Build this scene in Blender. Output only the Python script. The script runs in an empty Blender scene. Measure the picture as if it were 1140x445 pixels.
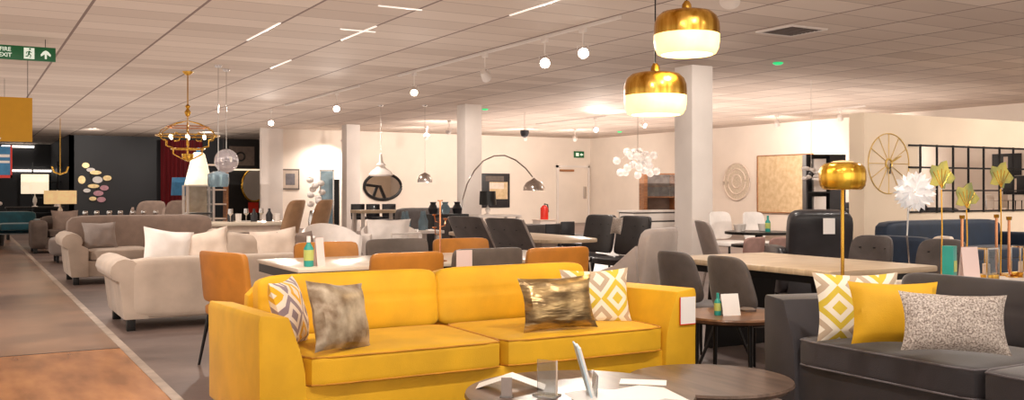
import bpy, bmesh, math, random
from mathutils import Vector, Matrix, noise
random.seed(7)
C = bpy.context.scene.collection
SC = bpy.context.scene
PI = math.pi
# ---------------------------------------------------------------- camera
H = 1.2; YAW = math.radians(29.7); F = 1072.0
cam = bpy.data.cameras.new('camera'); cam.sensor_width = 36; cam.sensor_fit = 'HORIZONTAL'
cam.lens = 36 * F / 1140; cam.shift_y = -10.5 / 1140
co = bpy.data.objects.new('camera', cam); C.objects.link(co)
co.location = (0, 0, H); co.rotation_euler = (PI / 2, 0, -YAW); SC.camera = co
cam.clip_end = 200
# ---------------------------------------------------------------- view and world
SC.view_settings.view_transform = 'Standard'; SC.view_settings.look = 'None'
SC.view_settings.gamma = 1; SC.view_settings.use_curve_mapping = False
SC.view_settings.exposure = 0.12
W = bpy.data.worlds.new('world'); SC.world = W; W.use_nodes = True
W.node_tree.nodes['Background'].inputs[0].default_value = (1.0, 0.90, 0.80, 1)
W.node_tree.nodes['Background'].inputs[1].default_value = 1.15
def area(name, loc, rot, sx, sy, power, col=(1, .86, .70)):
    l = bpy.data.lights.new(name, 'AREA'); l.shape = 'RECTANGLE'; l.size = sx; l.size_y = sy
    l.energy = power; l.color = col
    o = bpy.data.objects.new(name, l); C.objects.link(o); o.location = loc; o.rotation_euler = rot
    return o
# added fill light from behind the camera, no window stands there
area('rear_fill_light', (2, -3.6, 1.7), (PI / 2, 0, 0), 9, 2.4, 130, (1, .9, .8))
def spot(loc, aim, power, ang=80, blend=.7, col=(1, .91, .82), size=.06):
    l = bpy.data.lights.new('spot_light', 'SPOT'); l.energy = power; l.color = col
    l.spot_size = math.radians(ang); l.spot_blend = blend; l.shadow_soft_size = size
    o = bpy.data.objects.new('spot_light', l); C.objects.link(o); o.location = loc
    d = Vector(aim) - Vector(loc); o.rotation_euler = d.to_track_quat('-Z', 'Y').to_euler()
    return o
CEIL = 3.15
# added fill lights standing in for bounced light, zone by zone (they emit upwards only)
for (x0, x1, y0, y1, e) in [(-5, 8.3, -3, 8, 125), (8.3, 18.5, -3, 8, 80), (-5, 8.3, 8, 18, 190), (-2, 8.3, 18, 34, 330), (11.7, 18.5, 12.5, 20, 230), (11.7, 18.5, 20, 27.5, 270)]:
    area('bounce_fill', ((x0 + x1) / 2, (y0 + y1) / 2, 1.40), (PI, 0, 0), x1 - x0, y1 - y0, e, (1, .87, .78))
# spots on the ceiling above the frame, over the sofas and the near displays
for p, a, e in [((1.0, 2.2, 3.05), (1.9, 4.2, .5), 150), ((3.0, 2.2, 3.05), (3.2, 4.2, .5), 150), ((4.6, 1.2, 3.05), (4.0, 2.6, .5), 60),
                ((2.4, 5.2, 3.05), (2.6, 6.6, .7), 110), ((4.4, 5.0, 3.05), (5.0, 5.2, .7), 110), ((.4, 5.0, 3.05), (.3, 6.2, 0), 100),
                ((.6, 9.5, 3.05), (1.6, 9.6, .5), 150), ((2.6, 10.5, 3.05), (2.2, 9.2, .5), 130), ((1.8, 15.0, 3.05), (2.0, 13.8, .3), 80),
                ((3.6, 13.5, 3.05), (3.6, 15.0, .7), 170)]:
    spot(p, a, e, 95)
# added wide downward fill, without fittings, over the rest of the shop floor
for x, y, e in [(7.5, 5, 170), (12.5, 4, 150), (17, 5, 170), (7.5, 8.5, 170), (7.5, 14, 220), (13.5, 14, 260), (7.5, 21, 260), (13, 20, 300), (17.5, 24, 300), (12, 26, 300), (3, 19, 170), (4.5, 26, 200), (9.5, 6.5, 150), (17, 12.5, 220)]:
    spot((x, y, 3.1), (x, y, 0), e, 155, .9, size=.1)
spot((8.6, 9.4, 3.05), (12.0, 10.3, 1.5), 260, 50)  # this and the next spots: added without fittings to brighten walls, columns, sofas
spot((13.6, 5.4, 3.05), (13.8, 10.2, 1.3), 520, 110)
spot((17.0, 6.0, 3.05), (17.5, 10.2, 1.3), 520, 110)
spot((3.6, 32.5, 3.05), (3.6, 37, 1.7), 420, 70)
spot((8.2, 8.6, 3.05), (9.9, 11.7, 1.3), 260, 70)
spot((8.0, 17.0, 3.05), (9.9, 19.5, 1.2), 260, 70)
spot((-1.6, 8.0, 3.05), (1.2, 9.6, .4), 300, 60)
spot((-1.6, 12.5, 3.05), (1.2, 13.8, .4), 300, 60)
spot((-.4, 4.2, 3.05), (.2, 5.6, 0), 160, 90)
spot((7.0, 32.5, 3.05), (8.0, 36.8, 1.7), 260, 90)

def F2(px):
    u = (px - 570) / F
    return .49546 + u * .86863, .86863 - u * .49546, u
def at(px, d):                      # plan position seen at column px, d metres ahead
    a, b, _ = F2(px); return a * d, b * d
def atY(px, Y):
    a, b, _ = F2(px); return a / b * Y, Y
def zat(py, d): return H - (py - 212) * d / F
# ---------------------------------------------------------------- materials
def lin(c):
    return tuple((v / 255 / 12.92) if v / 255 <= .04045 else ((v / 255 + .055) / 1.055) ** 2.4 for v in c) + (1,)
MC = {}
def mat(name, rgb, rough=.6, metal=0, var=.12, scale=8, bump=0, bscale=60, sheen=0, emit=0, ecol=None, trans=0, rgb2=None, alpha=1, coat=0, stretch=None):
    if name in MC: return MC[name]
    m = bpy.data.materials.new(name); MC[name] = m; m.use_nodes = True
    nt = m.node_tree; N = nt.nodes; L = nt.links; b = N['Principled BSDF']
    b.inputs['Roughness'].default_value = rough; b.inputs['Metallic'].default_value = metal
    tc = N.new('ShaderNodeTexCoord'); mp = N.new('ShaderNodeMapping'); L.new(tc.outputs['Object'], mp.inputs[0])
    if stretch: mp.inputs['Scale'].default_value = stretch
    nz = N.new('ShaderNodeTexNoise'); nz.inputs['Scale'].default_value = scale; nz.inputs['Detail'].default_value = 4
    L.new(mp.outputs[0], nz.inputs['Vector'])
    mx = N.new('ShaderNodeMix'); mx.data_type = 'RGBA'
    c = lin(rgb); c2 = lin(rgb2) if rgb2 else tuple(v * (1 - 2 * var) for v in c[:3]) + (1,)
    mx.inputs[6].default_value = c2; mx.inputs[7].default_value = c if rgb2 else tuple(min(1, v * (1 + var * .6)) for v in c[:3]) + (1,)
    rm = N.new('ShaderNodeValToRGB'); rm.color_ramp.elements[0].position = .35; rm.color_ramp.elements[1].position = .65
    L.new(nz.outputs[0], rm.inputs[0]); L.new(rm.outputs[0], mx.inputs[0]); L.new(mx.outputs[2], b.inputs['Base Color'])
    if bump:
        n2 = N.new('ShaderNodeTexNoise'); n2.inputs['Scale'].default_value = bscale; L.new(mp.outputs[0], n2.inputs['Vector'])
        bp = N.new('ShaderNodeBump'); bp.inputs['Strength'].default_value = bump; bp.inputs['Distance'].default_value = .01
        L.new(n2.outputs[0], bp.inputs['Height']); L.new(bp.outputs[0], b.inputs['Normal'])
    if sheen: b.inputs['Sheen Weight'].default_value = sheen; b.inputs['Sheen Roughness'].default_value = .4
    if emit: b.inputs['Emission Color'].default_value = lin(ecol or rgb); b.inputs['Emission Strength'].default_value = emit
    if trans: b.inputs['Transmission Weight'].default_value = trans; b.inputs['IOR'].default_value = 1.3
    if coat: b.inputs['Coat Weight'].default_value = coat
    if alpha < 1: b.inputs['Alpha'].default_value = alpha
    return m
def nodes(m): return m.node_tree.nodes, m.node_tree.links, m.node_tree.nodes['Principled BSDF']
def math_n(N, L, op, a, b=None, c=None):
    n = N.new('ShaderNodeMath'); n.operation = op
    for i, v in enumerate((a, b, c)):
        if v is None: continue
        if isinstance(v, (int, float)): n.inputs[i].default_value = v
        else: L.new(v, n.inputs[i])
    return n.outputs[0]
def sep(N, L, coord='Object'):
    tc = N.new('ShaderNodeTexCoord'); s = N.new('ShaderNodeSeparateXYZ'); L.new(tc.outputs[coord], s.inputs[0]); return s.outputs
def mixc(N, L, fac, c1, c2):
    mx = N.new('ShaderNodeMix'); mx.data_type = 'RGBA'
    if isinstance(fac, (int, float)): mx.inputs[0].default_value = fac
    else: L.new(fac, mx.inputs[0])
    for i, c in ((6, c1), (7, c2)):
        if isinstance(c, tuple): mx.inputs[i].default_value = lin(c)
        else: L.new(c, mx.inputs[i])
    return mx.outputs[2]

M_ceil = mat('ceiling_tiles', (214, 198, 184), .75)
def _ceil():
    N, L, b = nodes(M_ceil); x, y, z = sep(N, L)
    fx = math_n(N, L, 'DIVIDE', math_n(N, L, 'SUBTRACT', x, 1.17), 1.03); fy = math_n(N, L, 'DIVIDE', math_n(N, L, 'SUBTRACT', y, .74), .515)
    def line(f, w): return math_n(N, L, 'LESS_THAN', math_n(N, L, 'ABSOLUTE', math_n(N, L, 'SUBTRACT', math_n(N, L, 'FRACT', math_n(N, L, 'ADD', f, .5)), .5)), w)
    lx = line(fx, .016); ly = math_n(N, L, 'MULTIPLY', line(fy, .022), .5)
    cb = N.new('ShaderNodeCombineXYZ'); L.new(math_n(N, L, 'FLOOR', fx), cb.inputs[0]); L.new(math_n(N, L, 'FLOOR', fy), cb.inputs[1])
    wn = N.new('ShaderNodeTexWhiteNoise'); L.new(cb.outputs[0], wn.inputs['Vector'])
    c = mixc(N, L, wn.outputs['Value'], (216, 200, 186), (196, 178, 164))
    c = mixc(N, L, math_n(N, L, 'MAXIMUM', lx, ly), c, (130, 108, 98)); L.new(c, b.inputs['Base Color'])
_ceil()
M_floor = mat('grey_brown_floor', (126, 108, 100), .42, 0, rgb2=(92, 78, 74), scale=1.3, bump=.15, bscale=12)
M_far = mat('dull_brown_floor', (150, 118, 96), .28, 0, rgb2=(108, 88, 76), scale=1.0)
M_wood_floor = mat('orange_brown_boards', (196, 136, 86), .26, 0, rgb2=(146, 96, 58), scale=1.6, stretch=(3.0, .8, 1))
M_strip = mat('floor_edge_strip', (176, 160, 146), .4)
M_beige = mat('cream_paint', (230, 216, 202), .7, var=.03, scale=1)
M_part = mat('warm_cream_paint', (226, 206, 182), .7, var=.03, scale=1)
M_white = mat('white_paint', (226, 216, 208), .6, var=.03, scale=2)
M_black = mat('charcoal_wall_paint', (34, 33, 36), .6, var=.1, scale=.6)
M_dark = mat('black_metal', (24, 22, 22), .4, .3)
M_yel = mat('mustard_velvet', (222, 170, 20), .7, 0, var=.07, scale=5, sheen=.08, bump=.12, bscale=220)
M_yel2 = mat('mustard_piping', (196, 132, 4), .7, sheen=.2)
M_grey = mat('charcoal_velvet', (58, 54, 58), .6, var=.14, scale=5, sheen=.5, bump=.1, bscale=220)
M_greyp = mat('charcoal_piping', (110, 104, 108), .6, sheen=.5)
M_gold = mat('polished_brass', (246, 200, 96), .26, 1, rgb2=(176, 124, 34), scale=22, stretch=(1, 1, .05))
M_satin = mat('satin_brass', (226, 190, 104), .4, .35, var=.05)
M_copper = mat('rose_gold_metal', (214, 150, 110), .25, 1, var=.05)
M_chrome = mat('chrome', (205, 200, 196), .12, 1, var=.02)
M_glow = mat('glowing_amber_glass', (255, 232, 180), .3, emit=1.5, ecol=(255, 214, 132))
M_bulb = mat('lit_bulb', (255, 250, 240), .3, emit=30, ecol=(255, 246, 232))
M_bulbs = mat('soft_lit_bulb', (255, 240, 215), .3, emit=6, ecol=(255, 236, 205))
M_tan = mat('tan_leather', (196, 126, 42), .45, var=.1, scale=6)
M_gleath = mat('slate_fabric', (104, 92, 84), .6, var=.1)
M_gch = mat('dark_grey_fabric', (84, 76, 74), .7, var=.12, sheen=.3, bump=.1)
M_lgch = mat('pale_grey_fabric', (158, 146, 140), .75, var=.06, sheen=.2, bump=.1)
M_blk = mat('black_leather', (40, 38, 42), .38, var=.2, scale=5, coat=.1)
M_beigef = mat('oatmeal_fabric', (190, 172, 156), .8, var=.08, scale=4, sheen=.2, bump=.15, bscale=200)
M_taupe = mat('taupe_fabric', (140, 120, 108), .8, var=.08, sheen=.2, bump=.1)
M_brownf = mat('brown_grey_fabric', (98, 84, 76), .8, var=.1)
M_cream = mat('cream_fabric', (226, 208, 192), .8, var=.06)
M_creamw = mat('white_cotton', (238, 230, 224), .8, var=.04)
M_teal = mat('teal_velvet', (10, 84, 100), .6, sheen=.4)
M_navy = mat('navy_velvet', (22, 40, 62), .6, sheen=.3)
M_wtop = mat('pale_wood_top', (212, 190, 160), .3, rgb2=(188, 164, 136), scale=3, stretch=(1, 8, 1))
M_stop = mat('pale_stone_top', (236, 222, 200), .2, rgb2=(214, 200, 182), scale=2)
M_ctop = mat('walnut_grey_wood', (112, 92, 80), .28, rgb2=(80, 66, 58), scale=3, stretch=(8, 1, 1))
M_btop = mat('warm_walnut_wood', (132, 94, 66), .3, rgb2=(94, 66, 48), scale=3, stretch=(1, 8, 1))
M_paper = mat('white_card', (240, 236, 232), .5, var=.01)
M_pink = mat('pale_pink_card', (232, 206, 200), .5, var=.01)
M_green = mat('exit_green', (0, 92, 48), .4, var=.03, emit=.12)
M_signw = mat('sign_white', (225, 240, 225), .4, var=.01, emit=.35)
M_ochre = mat('ochre_board', (206, 150, 0), .5, var=.02)
M_tealb = mat('turquoise_plastic', (44, 156, 144), .35, var=.05)
M_lbl = mat('yellow_label', (190, 200, 110), .4, var=.05)
M_wood = mat('oak_wood', (176, 120, 74), .45, rgb2=(140, 92, 56), scale=4, stretch=(1, 1, 8))
M_red = mat('extinguisher_red', (210, 40, 20), .35, var=.03)
M_redc = mat('dark_red_curtain', (120, 18, 26), .8, var=.2, scale=3, stretch=(6, 6, .3))
M_glass = mat('clear_glass', (235, 240, 242), .05, trans=.9)
M_smoke = mat('smoked_glass', (214, 208, 212), .05, .1, trans=.8)
M_blue = mat('blue_shade', (60, 120, 160), .7, emit=.15)
M_shade = mat('lit_cream_shade', (255, 240, 210), .7, emit=.65)
M_shadeb = mat('beige_shade', (222, 190, 140), .7, emit=.5, ecol=(240, 200, 140))
M_blush = mat('blush_fabric', (176, 140, 130), .8)
M_tanf = mat('camel_fabric', (186, 148, 112), .75, var=.08, sheen=.2)
M_leaf = mat('gilded_leaf', (200, 184, 90), .35, .5, rgb2=(130, 136, 84), scale=14)
M_map = mat('map_canvas', (214, 188, 150), .7, rgb2=(196, 166, 126), scale=7)
M_rattan = mat('pale_rattan', (220, 206, 186), .7, rgb2=(190, 172, 150), scale=30)
M_mirror = mat('mirror_glass', (225, 225, 225), .03, 1, var=.01)
M_bglass = mat('bluish_glass', (150, 176, 190), .1, trans=.5)
M_lstrip = mat('led_strip', (255, 245, 235), .4, emit=2.5)
M_vent = mat('vent_brown', (82, 62, 52), .6)
M_barglow = mat('ceiling_bar_glow', (250, 244, 236), .25, var=.01, emit=.5)  # emission imitates light reflecting off the ceiling grid bars
M_greenled = mat('green_led', (40, 200, 120), .4, emit=.9)

def geo_mat(name, a, b_, c_, s):
    m = mat(name, a, .75, sheen=.1); N, L, b = nodes(m); x, y, z = sep(N, L)
    def tri(o, off): return math_n(N, L, 'ABSOLUTE', math_n(N, L, 'SUBTRACT', math_n(N, L, 'FRACT', math_n(N, L, 'MULTIPLY', math_n(N, L, 'ADD', o, off), s)), .5))
    v = math_n(N, L, 'ADD', tri(x, 5.0 + .5 / s), tri(z, 5.0))      # nested diamonds
    inner = math_n(N, L, 'LESS_THAN', v, .5)
    band = math_n(N, L, 'LESS_THAN', math_n(N, L, 'FRACT', math_n(N, L, 'MULTIPLY', v, 3.0)), .5)
    c = mixc(N, L, inner, c_, b_); c = mixc(N, L, band, c, a); L.new(c, b.inputs['Base Color'])
    return m
M_zig = geo_mat('diamond_print', (234, 226, 208), (186, 166, 142), (212, 186, 58), 5.0)
M_zig2 = geo_mat('triangle_print', (236, 222, 206), (232, 178, 30), (150, 132, 140), 5.4)
M_bronze = mat('crushed_bronze_fabric', (188, 160, 112), .3, .75, rgb2=(104, 84, 58), scale=7, stretch=(1, 1, 4), bump=.5, bscale=14)
M_marble = mat('marbled_taupe_fabric', (206, 190, 164), .4, .3, rgb2=(112, 88, 62), scale=9, bump=.2, bscale=16)
M_speck = mat('speckled_grey_fabric', (214, 204, 194), .8, rgb2=(120, 106, 98), scale=150)
# ---------------------------------------------------------------- mesh helpers
class MB:
    def __init__(s): s.bm = bmesh.new()
    def _add(s, verts, faces, mx=None):
        vs = [s.bm.verts.new(mx @ Vector(v) if mx else v) for v in verts]
        for f in faces:
            try: s.bm.faces.new([vs[i] for i in f])
            except ValueError: pass
        return s
    def box(s, x0, x1, y0, y1, z0, z1, bev=0, mx=None):
        t = bmesh.new(); bmesh.ops.create_cube(t, size=1)
        for v in t.verts: v.co = Vector(((x0 + x1) / 2 + v.co.x * (x1 - x0), (y0 + y1) / 2 + v.co.y * (y1 - y0), (z0 + z1) / 2 + v.co.z * (z1 - z0)))
        if bev: bmesh.ops.bevel(t, geom=t.edges[:], offset=bev, segments=2, profile=.6, affect='EDGES')
        return s._merge(t, mx)
    def _merge(s, t, mx=None):
        t.verts.index_update(); vs = [s.bm.verts.new(mx @ v.co if mx else v.co) for v in t.verts]
        for f in t.faces: s.bm.faces.new([vs[v.index] for v in f.verts])
        t.free(); return s
    def prism(s, pts, axis, a, b, bev=0, mx=None):   # closed outline extruded along an axis; pts are the other two coordinates
        t = bmesh.new()
        def P(p, k): return Vector((k, p[0], p[1])) if axis == 'x' else Vector((p[0], k, p[1])) if axis == 'y' else Vector((p[0], p[1], k))
        A = [t.verts.new(P(p, a)) for p in pts]; B = [t.verts.new(P(p, b)) for p in pts]; n = len(pts)
        t.faces.new(A[::-1]); t.faces.new(B)
        for i in range(n): t.faces.new((A[i], A[(i + 1) % n], B[(i + 1) % n], B[i]))
        bmesh.ops.recalc_face_normals(t, faces=t.faces[:])
        if bev:
            ee = [e for e in t.edges if len(e.link_faces) == 2 and e.calc_face_angle(0) > .7]
            bmesh.ops.bevel(t, geom=ee, offset=bev, segments=2, profile=.6, affect='EDGES')
        return s._merge(t, mx)
    def tube(s, pts, r, n=8, closed=False, r2=None):
        pts = [Vector(p) for p in pts]; m = len(pts); rings = []
        up = Vector((0, 0, 1))
        for i, p in enumerate(pts):
            if closed: d = pts[(i + 1) % m] - pts[i - 1]
            else: d = pts[min(i + 1, m - 1)] - pts[max(i - 1, 0)]
            d.normalize(); a = d.cross(up)
            if a.length < .05: a = d.cross(Vector((0, 1, 0)))
            a.normalize(); b = d.cross(a)
            rr = r if r2 is None else r + (r2 - r) * i / (m - 1)
            rings.append([s.bm.verts.new(p + rr * (math.cos(2 * PI * k / n) * a + math.sin(2 * PI * k / n) * b)) for k in range(n)])
        for i in range(m if closed else m - 1):
            A = rings[i]; B = rings[(i + 1) % m]
            for k in range(n): s.bm.faces.new((A[k], A[(k + 1) % n], B[(k + 1) % n], B[k]))
        if not closed: s.bm.faces.new(rings[0][::-1]); s.bm.faces.new(rings[-1])
        return s
    def lathe(s, prof, n=28, c=(0, 0, 0), sx=1, sy=1, rib=0, nr=0):
        rings = []
        for r, z in prof:
            ring = []
            for k in range(n):
                t = 2 * PI * k / n; q = r * (1 + rib * math.cos(nr * t)) if rib else r
                ring.append(s.bm.verts.new((c[0] + q * sx * math.cos(t), c[1] + q * sy * math.sin(t), c[2] + z)))
            rings.append(ring)
        for A, B in zip(rings, rings[1:]):
            for k in range(n): s.bm.faces.new((A[k], A[(k + 1) % n], B[(k + 1) % n], B[k]))
        if prof[0][0] > 1e-4: s.bm.faces.new(rings[0][::-1])
        if prof[-1][0] > 1e-4: s.bm.faces.new(rings[-1])
        return s
    def puff(s, c, hx, hy, hz, k=6, n=9, fn=None, mx=None):   # soft rounded block
        t = bmesh.new(); bmesh.ops.create_cube(t, size=2); bmesh.ops.subdivide_edges(t, edges=t.edges[:], cuts=n, use_grid_fill=True)
        for v in t.verts:
            p = v.co; m = max(abs(p.x), abs(p.y), abs(p.z)); nn = (abs(p.x) ** k + abs(p.y) ** k + abs(p.z) ** k) ** (1 / k)
            q = p * (m / nn)
            q = Vector(fn(q)) if fn else q
            v.co = Vector((c[0] + q.x * hx, c[1] + q.y * hy, c[2] + q.z * hz))
        return s._merge(t, mx)
    def pillow(s, w, h, t, n=14, mx=None, wob=.0):   # standing in xz, thickness along y
        G = {}
        for side in (1, -1):
            for i in range(n + 1):
                for j in range(n + 1):
                    u = -1 + 2 * i / n; v = -1 + 2 * j / n
                    edge = i in (0, n) or j in (0, n)
                    if edge and side < 0: G[(side, i, j)] = G[(1, i, j)]; continue
                    x = u * w / 2 * (1 - .10 * (1 - v * v)); z = v * h / 2 * (1 - .10 * (1 - u * u))
                    y = side * t / 2 * max(0, (1 - u * u) * (1 - v * v)) ** .42
                    if wob: y += wob * noise.noise(Vector((x * 9, z * 9, side * 3)))
                    p = Vector((x, y, z)); G[(side, i, j)] = s.bm.verts.new(mx @ p if mx else p)
        for side in (1, -1):
            for i in range(n):
                for j in range(n):
                    f = [G[(side, i, j)], G[(side, i + 1, j)], G[(side, i + 1, j + 1)], G[(side, i, j + 1)]]
                    s.bm.faces.new(f if side < 0 else f[::-1])
        return s
    def disc(s, c, r, z, th, n=32): return s.lathe([(0, z), (r, z), (r, z + th), (0, z + th)], n, (c[0], c[1], 0))
def build(name, mb, m, parent=None, smooth=40, loc=None):
    bm = mb.bm; bmesh.ops.remove_doubles(bm, verts=bm.verts[:], dist=1e-6); bmesh.ops.recalc_face_normals(bm, faces=bm.faces[:])
    me = bpy.data.meshes.new(name); bm.to_mesh(me); bm.free(); me.materials.append(m)
    if smooth:
        me.shade_smooth(); me.set_sharp_from_angle(angle=math.radians(smooth))
    o = bpy.data.objects.new(name, me); C.objects.link(o)
    if parent: o.parent = parent
    if loc: o.location = loc
    return o
def tag(o, label, cat, group=None):
    o['label'] = label; o['category'] = cat
    if group: o['group'] = group
    return o
def thing(name, label, cat, loc=(0, 0, 0), rz=0, group=None):
    o = bpy.data.objects.new(name, None); C.objects.link(o); o.location = loc; o.rotation_euler = (0, 0, rz)
    o.empty_display_size = .1
    return tag(o, label, cat, group)
def struct(name, mb, m, loc=None):
    o = build(name, mb, m, None, 30, loc); o['kind'] = 'structure'; return o
def dup(root, label, loc, rz=None, scale=None):
    def cp(o, par):
        c = o.copy(); C.objects.link(c); c.parent = par
        for ch in [q for q in C.objects if q.parent == o]: cp(ch, c)
        return c
    r = cp(root, None); r.location = loc
    if rz is not None: r.rotation_euler = (0, 0, rz)
    if scale: r.scale = (scale,) * 3
    if label: r['label'] = label
    return r
def text_part(name, s, size, m, parent, loc, rot, ext=.002):
    cu = bpy.data.curves.new(name, 'FONT'); cu.body = s; cu.size = size; cu.extrude = ext; cu.align_x = 'CENTER'; cu.align_y = 'CENTER'; cu.offset = size * .015
    t = bpy.data.objects.new('tmp', cu); C.objects.link(t); bpy.context.view_layer.update()
    me = bpy.data.meshes.new_from_object(t.evaluated_get(bpy.context.evaluated_depsgraph_get())); bpy.data.objects.remove(t)
    me.materials.clear(); me.materials.append(m); me.name = name
    o = bpy.data.objects.new(name, me); C.objects.link(o); o.parent = parent; o.location = loc; o.rotation_euler = rot
    return o
def RX(a): return Matrix.Rotation(a, 4, 'X')
def RY(a): return Matrix.Rotation(a, 4, 'Y')
def RZ(a): return Matrix.Rotation(a, 4, 'Z')
def T(x, y, z): return Matrix.Translation((x, y, z))

# ================================================================ ROOM
XW = 20.5; YF = 30.0; YB = 37.0; YD = 45.0
struct('floor', MB().box(1.1, 22, -5, 46, -.05, 0), M_floor)
struct('floor', MB().box(-8, 1.04, -5, 7.86, -.05, 0), M_wood_floor)
struct('floor', MB().box(-8, 1.04, 7.88, 46, -.05, 0), M_far)
struct('trim_1', MB().box(1.04, 1.10, -5, 46, -.05, .004), M_strip)
struct('trim_2', MB().box(-8, 1.04, 7.86, 7.88, -.05, .001), M_dark)
struct('ceiling', MB().box(-8, 22, -5, 46, CEIL, CEIL + .1), M_ceil)
struct('wall_right', MB().box(XW, XW + .15, 2, YF, 0, CEIL), M_beige)
struct('wall_far', MB().box(8.1, XW + .15, YF, YF + .2, 0, CEIL), M_beige)
struct('trim_3', MB().box(8.05, 8.75, YF - .12, YF, 0, CEIL), M_white)
struct('wall_back', MB().box(3.24, 12, YB, YB + .15, 0, CEIL).box(3.24, 3.4, YB, YD, 0, CEIL), M_black)
struct('wall_back_left', MB().box(-8, 3.3, YD, YD + .15, 0, CEIL), M_black)
for k, yy in enumerate((11.56, 19.3, 27.0)):
    struct('column', MB().box(9.8, 10.22, yy, yy + .42, 0, CEIL, .008), M_white)
# partition wall with a framed opening (clock wall)
PX, PY = 12.03, 10.17; GX0, GX1, GZ0, GZ1 = 13.3, 17.0, .84, 1.94
struct('wall_partition', MB().box(PX, GX0, PY, PY + .29, 0, 2.4).box(GX1, XW, PY, PY + .29, 0, 2.4)
       .box(GX0, GX1, PY, PY + .29, 0, GZ0).box(GX0, GX1, PY, PY + .29, GZ1, 2.4), M_part)
g = thing('metal_window_grid', 'black metal grid filling the long opening in the cream partition wall', 'window grid', (GX0, PY, 0))
mb = MB()
for z, x0 in ((GZ1 - .02, -.26), (1.57, -.26), (GZ0 + .02, -.26)): mb.box(x0, GX1 - GX0 - .01, -.03, -.005, z - .014, z + .014)
mb.box(.55, GX1 - GX0 - .01, -.03, -.005, 1.2 - .012, 1.2 + .012)
build('rail', mb, M_dark, g)
for px in (1023.5, 1042, 1060, 1077, 1094, 1111.7, 1127, 1143):
    x = atY(px, PY)[0] - GX0; build('bar', MB().box(x - .012, x + .012, -.032, -.003, GZ0, GZ1), M_dark, g)
# door in the far wall
struct('door_1', MB().box(19.05, 20.35, YF - .05, YF, 0, 2.05, .005), M_beige)
struct('door_frame', MB().box(18.97, 19.05, YF - .08, YF, 0, 2.13).box(20.35, 20.42, YF - .08, YF, 0, 2.13).box(18.97, 20.42, YF - .08, YF, 2.05, 2.13), M_white)
h = build('door_handle', MB().box(20.15, 20.25, YF - .12, YF - .05, .9, 1.35, .01), M_chrome); h.parent = bpy.data.objects['door_1']
h = build('door_closer', MB().box(19.1, 19.7, YF - .13, YF - .05, 1.9, 1.98, .01), M_wood); h.parent = bpy.data.objects['door_1']
# ceiling grid bars that catch the light, their shine put in as glow
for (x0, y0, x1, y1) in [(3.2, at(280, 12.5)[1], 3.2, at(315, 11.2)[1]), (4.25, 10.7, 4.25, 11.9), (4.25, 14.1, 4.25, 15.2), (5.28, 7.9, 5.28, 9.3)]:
    struct('ceiling_glint_bar', MB().box(x0 - .012, x1 + .012, min(y0, y1), max(y0, y1), CEIL - .012, CEIL), M_barglow)
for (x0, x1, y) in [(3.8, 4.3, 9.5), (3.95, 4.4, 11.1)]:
    struct('ceiling_glint_bar', MB().box(x0, x1, y - .012, y + .012, CEIL - .012, CEIL), M_barglow)
# ceiling vent
vx, vy = at(881, 11.7)
v = thing('ceiling_vent', 'square dark brown vent in the ceiling at upper right', 'vent', (vx, vy, CEIL))
build('frame', MB().box(-.3, .3, -.3, -.26, -.02, 0).box(-.3, .3, .26, .3, -.02, 0).box(-.3, -.26, -.26, .26, -.02, 0).box(.26, .3, -.26, .26, -.02, 0), M_white, v)
mb = MB()
for k in range(8): mb.box(-.26, .26, -.245 + k * .066, -.205 + k * .066, -.015, -.004)
build('louvre', mb, M_vent, v); build('backing', MB().box(-.26, .26, -.26, .26, -.004, -.001), M_dark, v)

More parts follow.
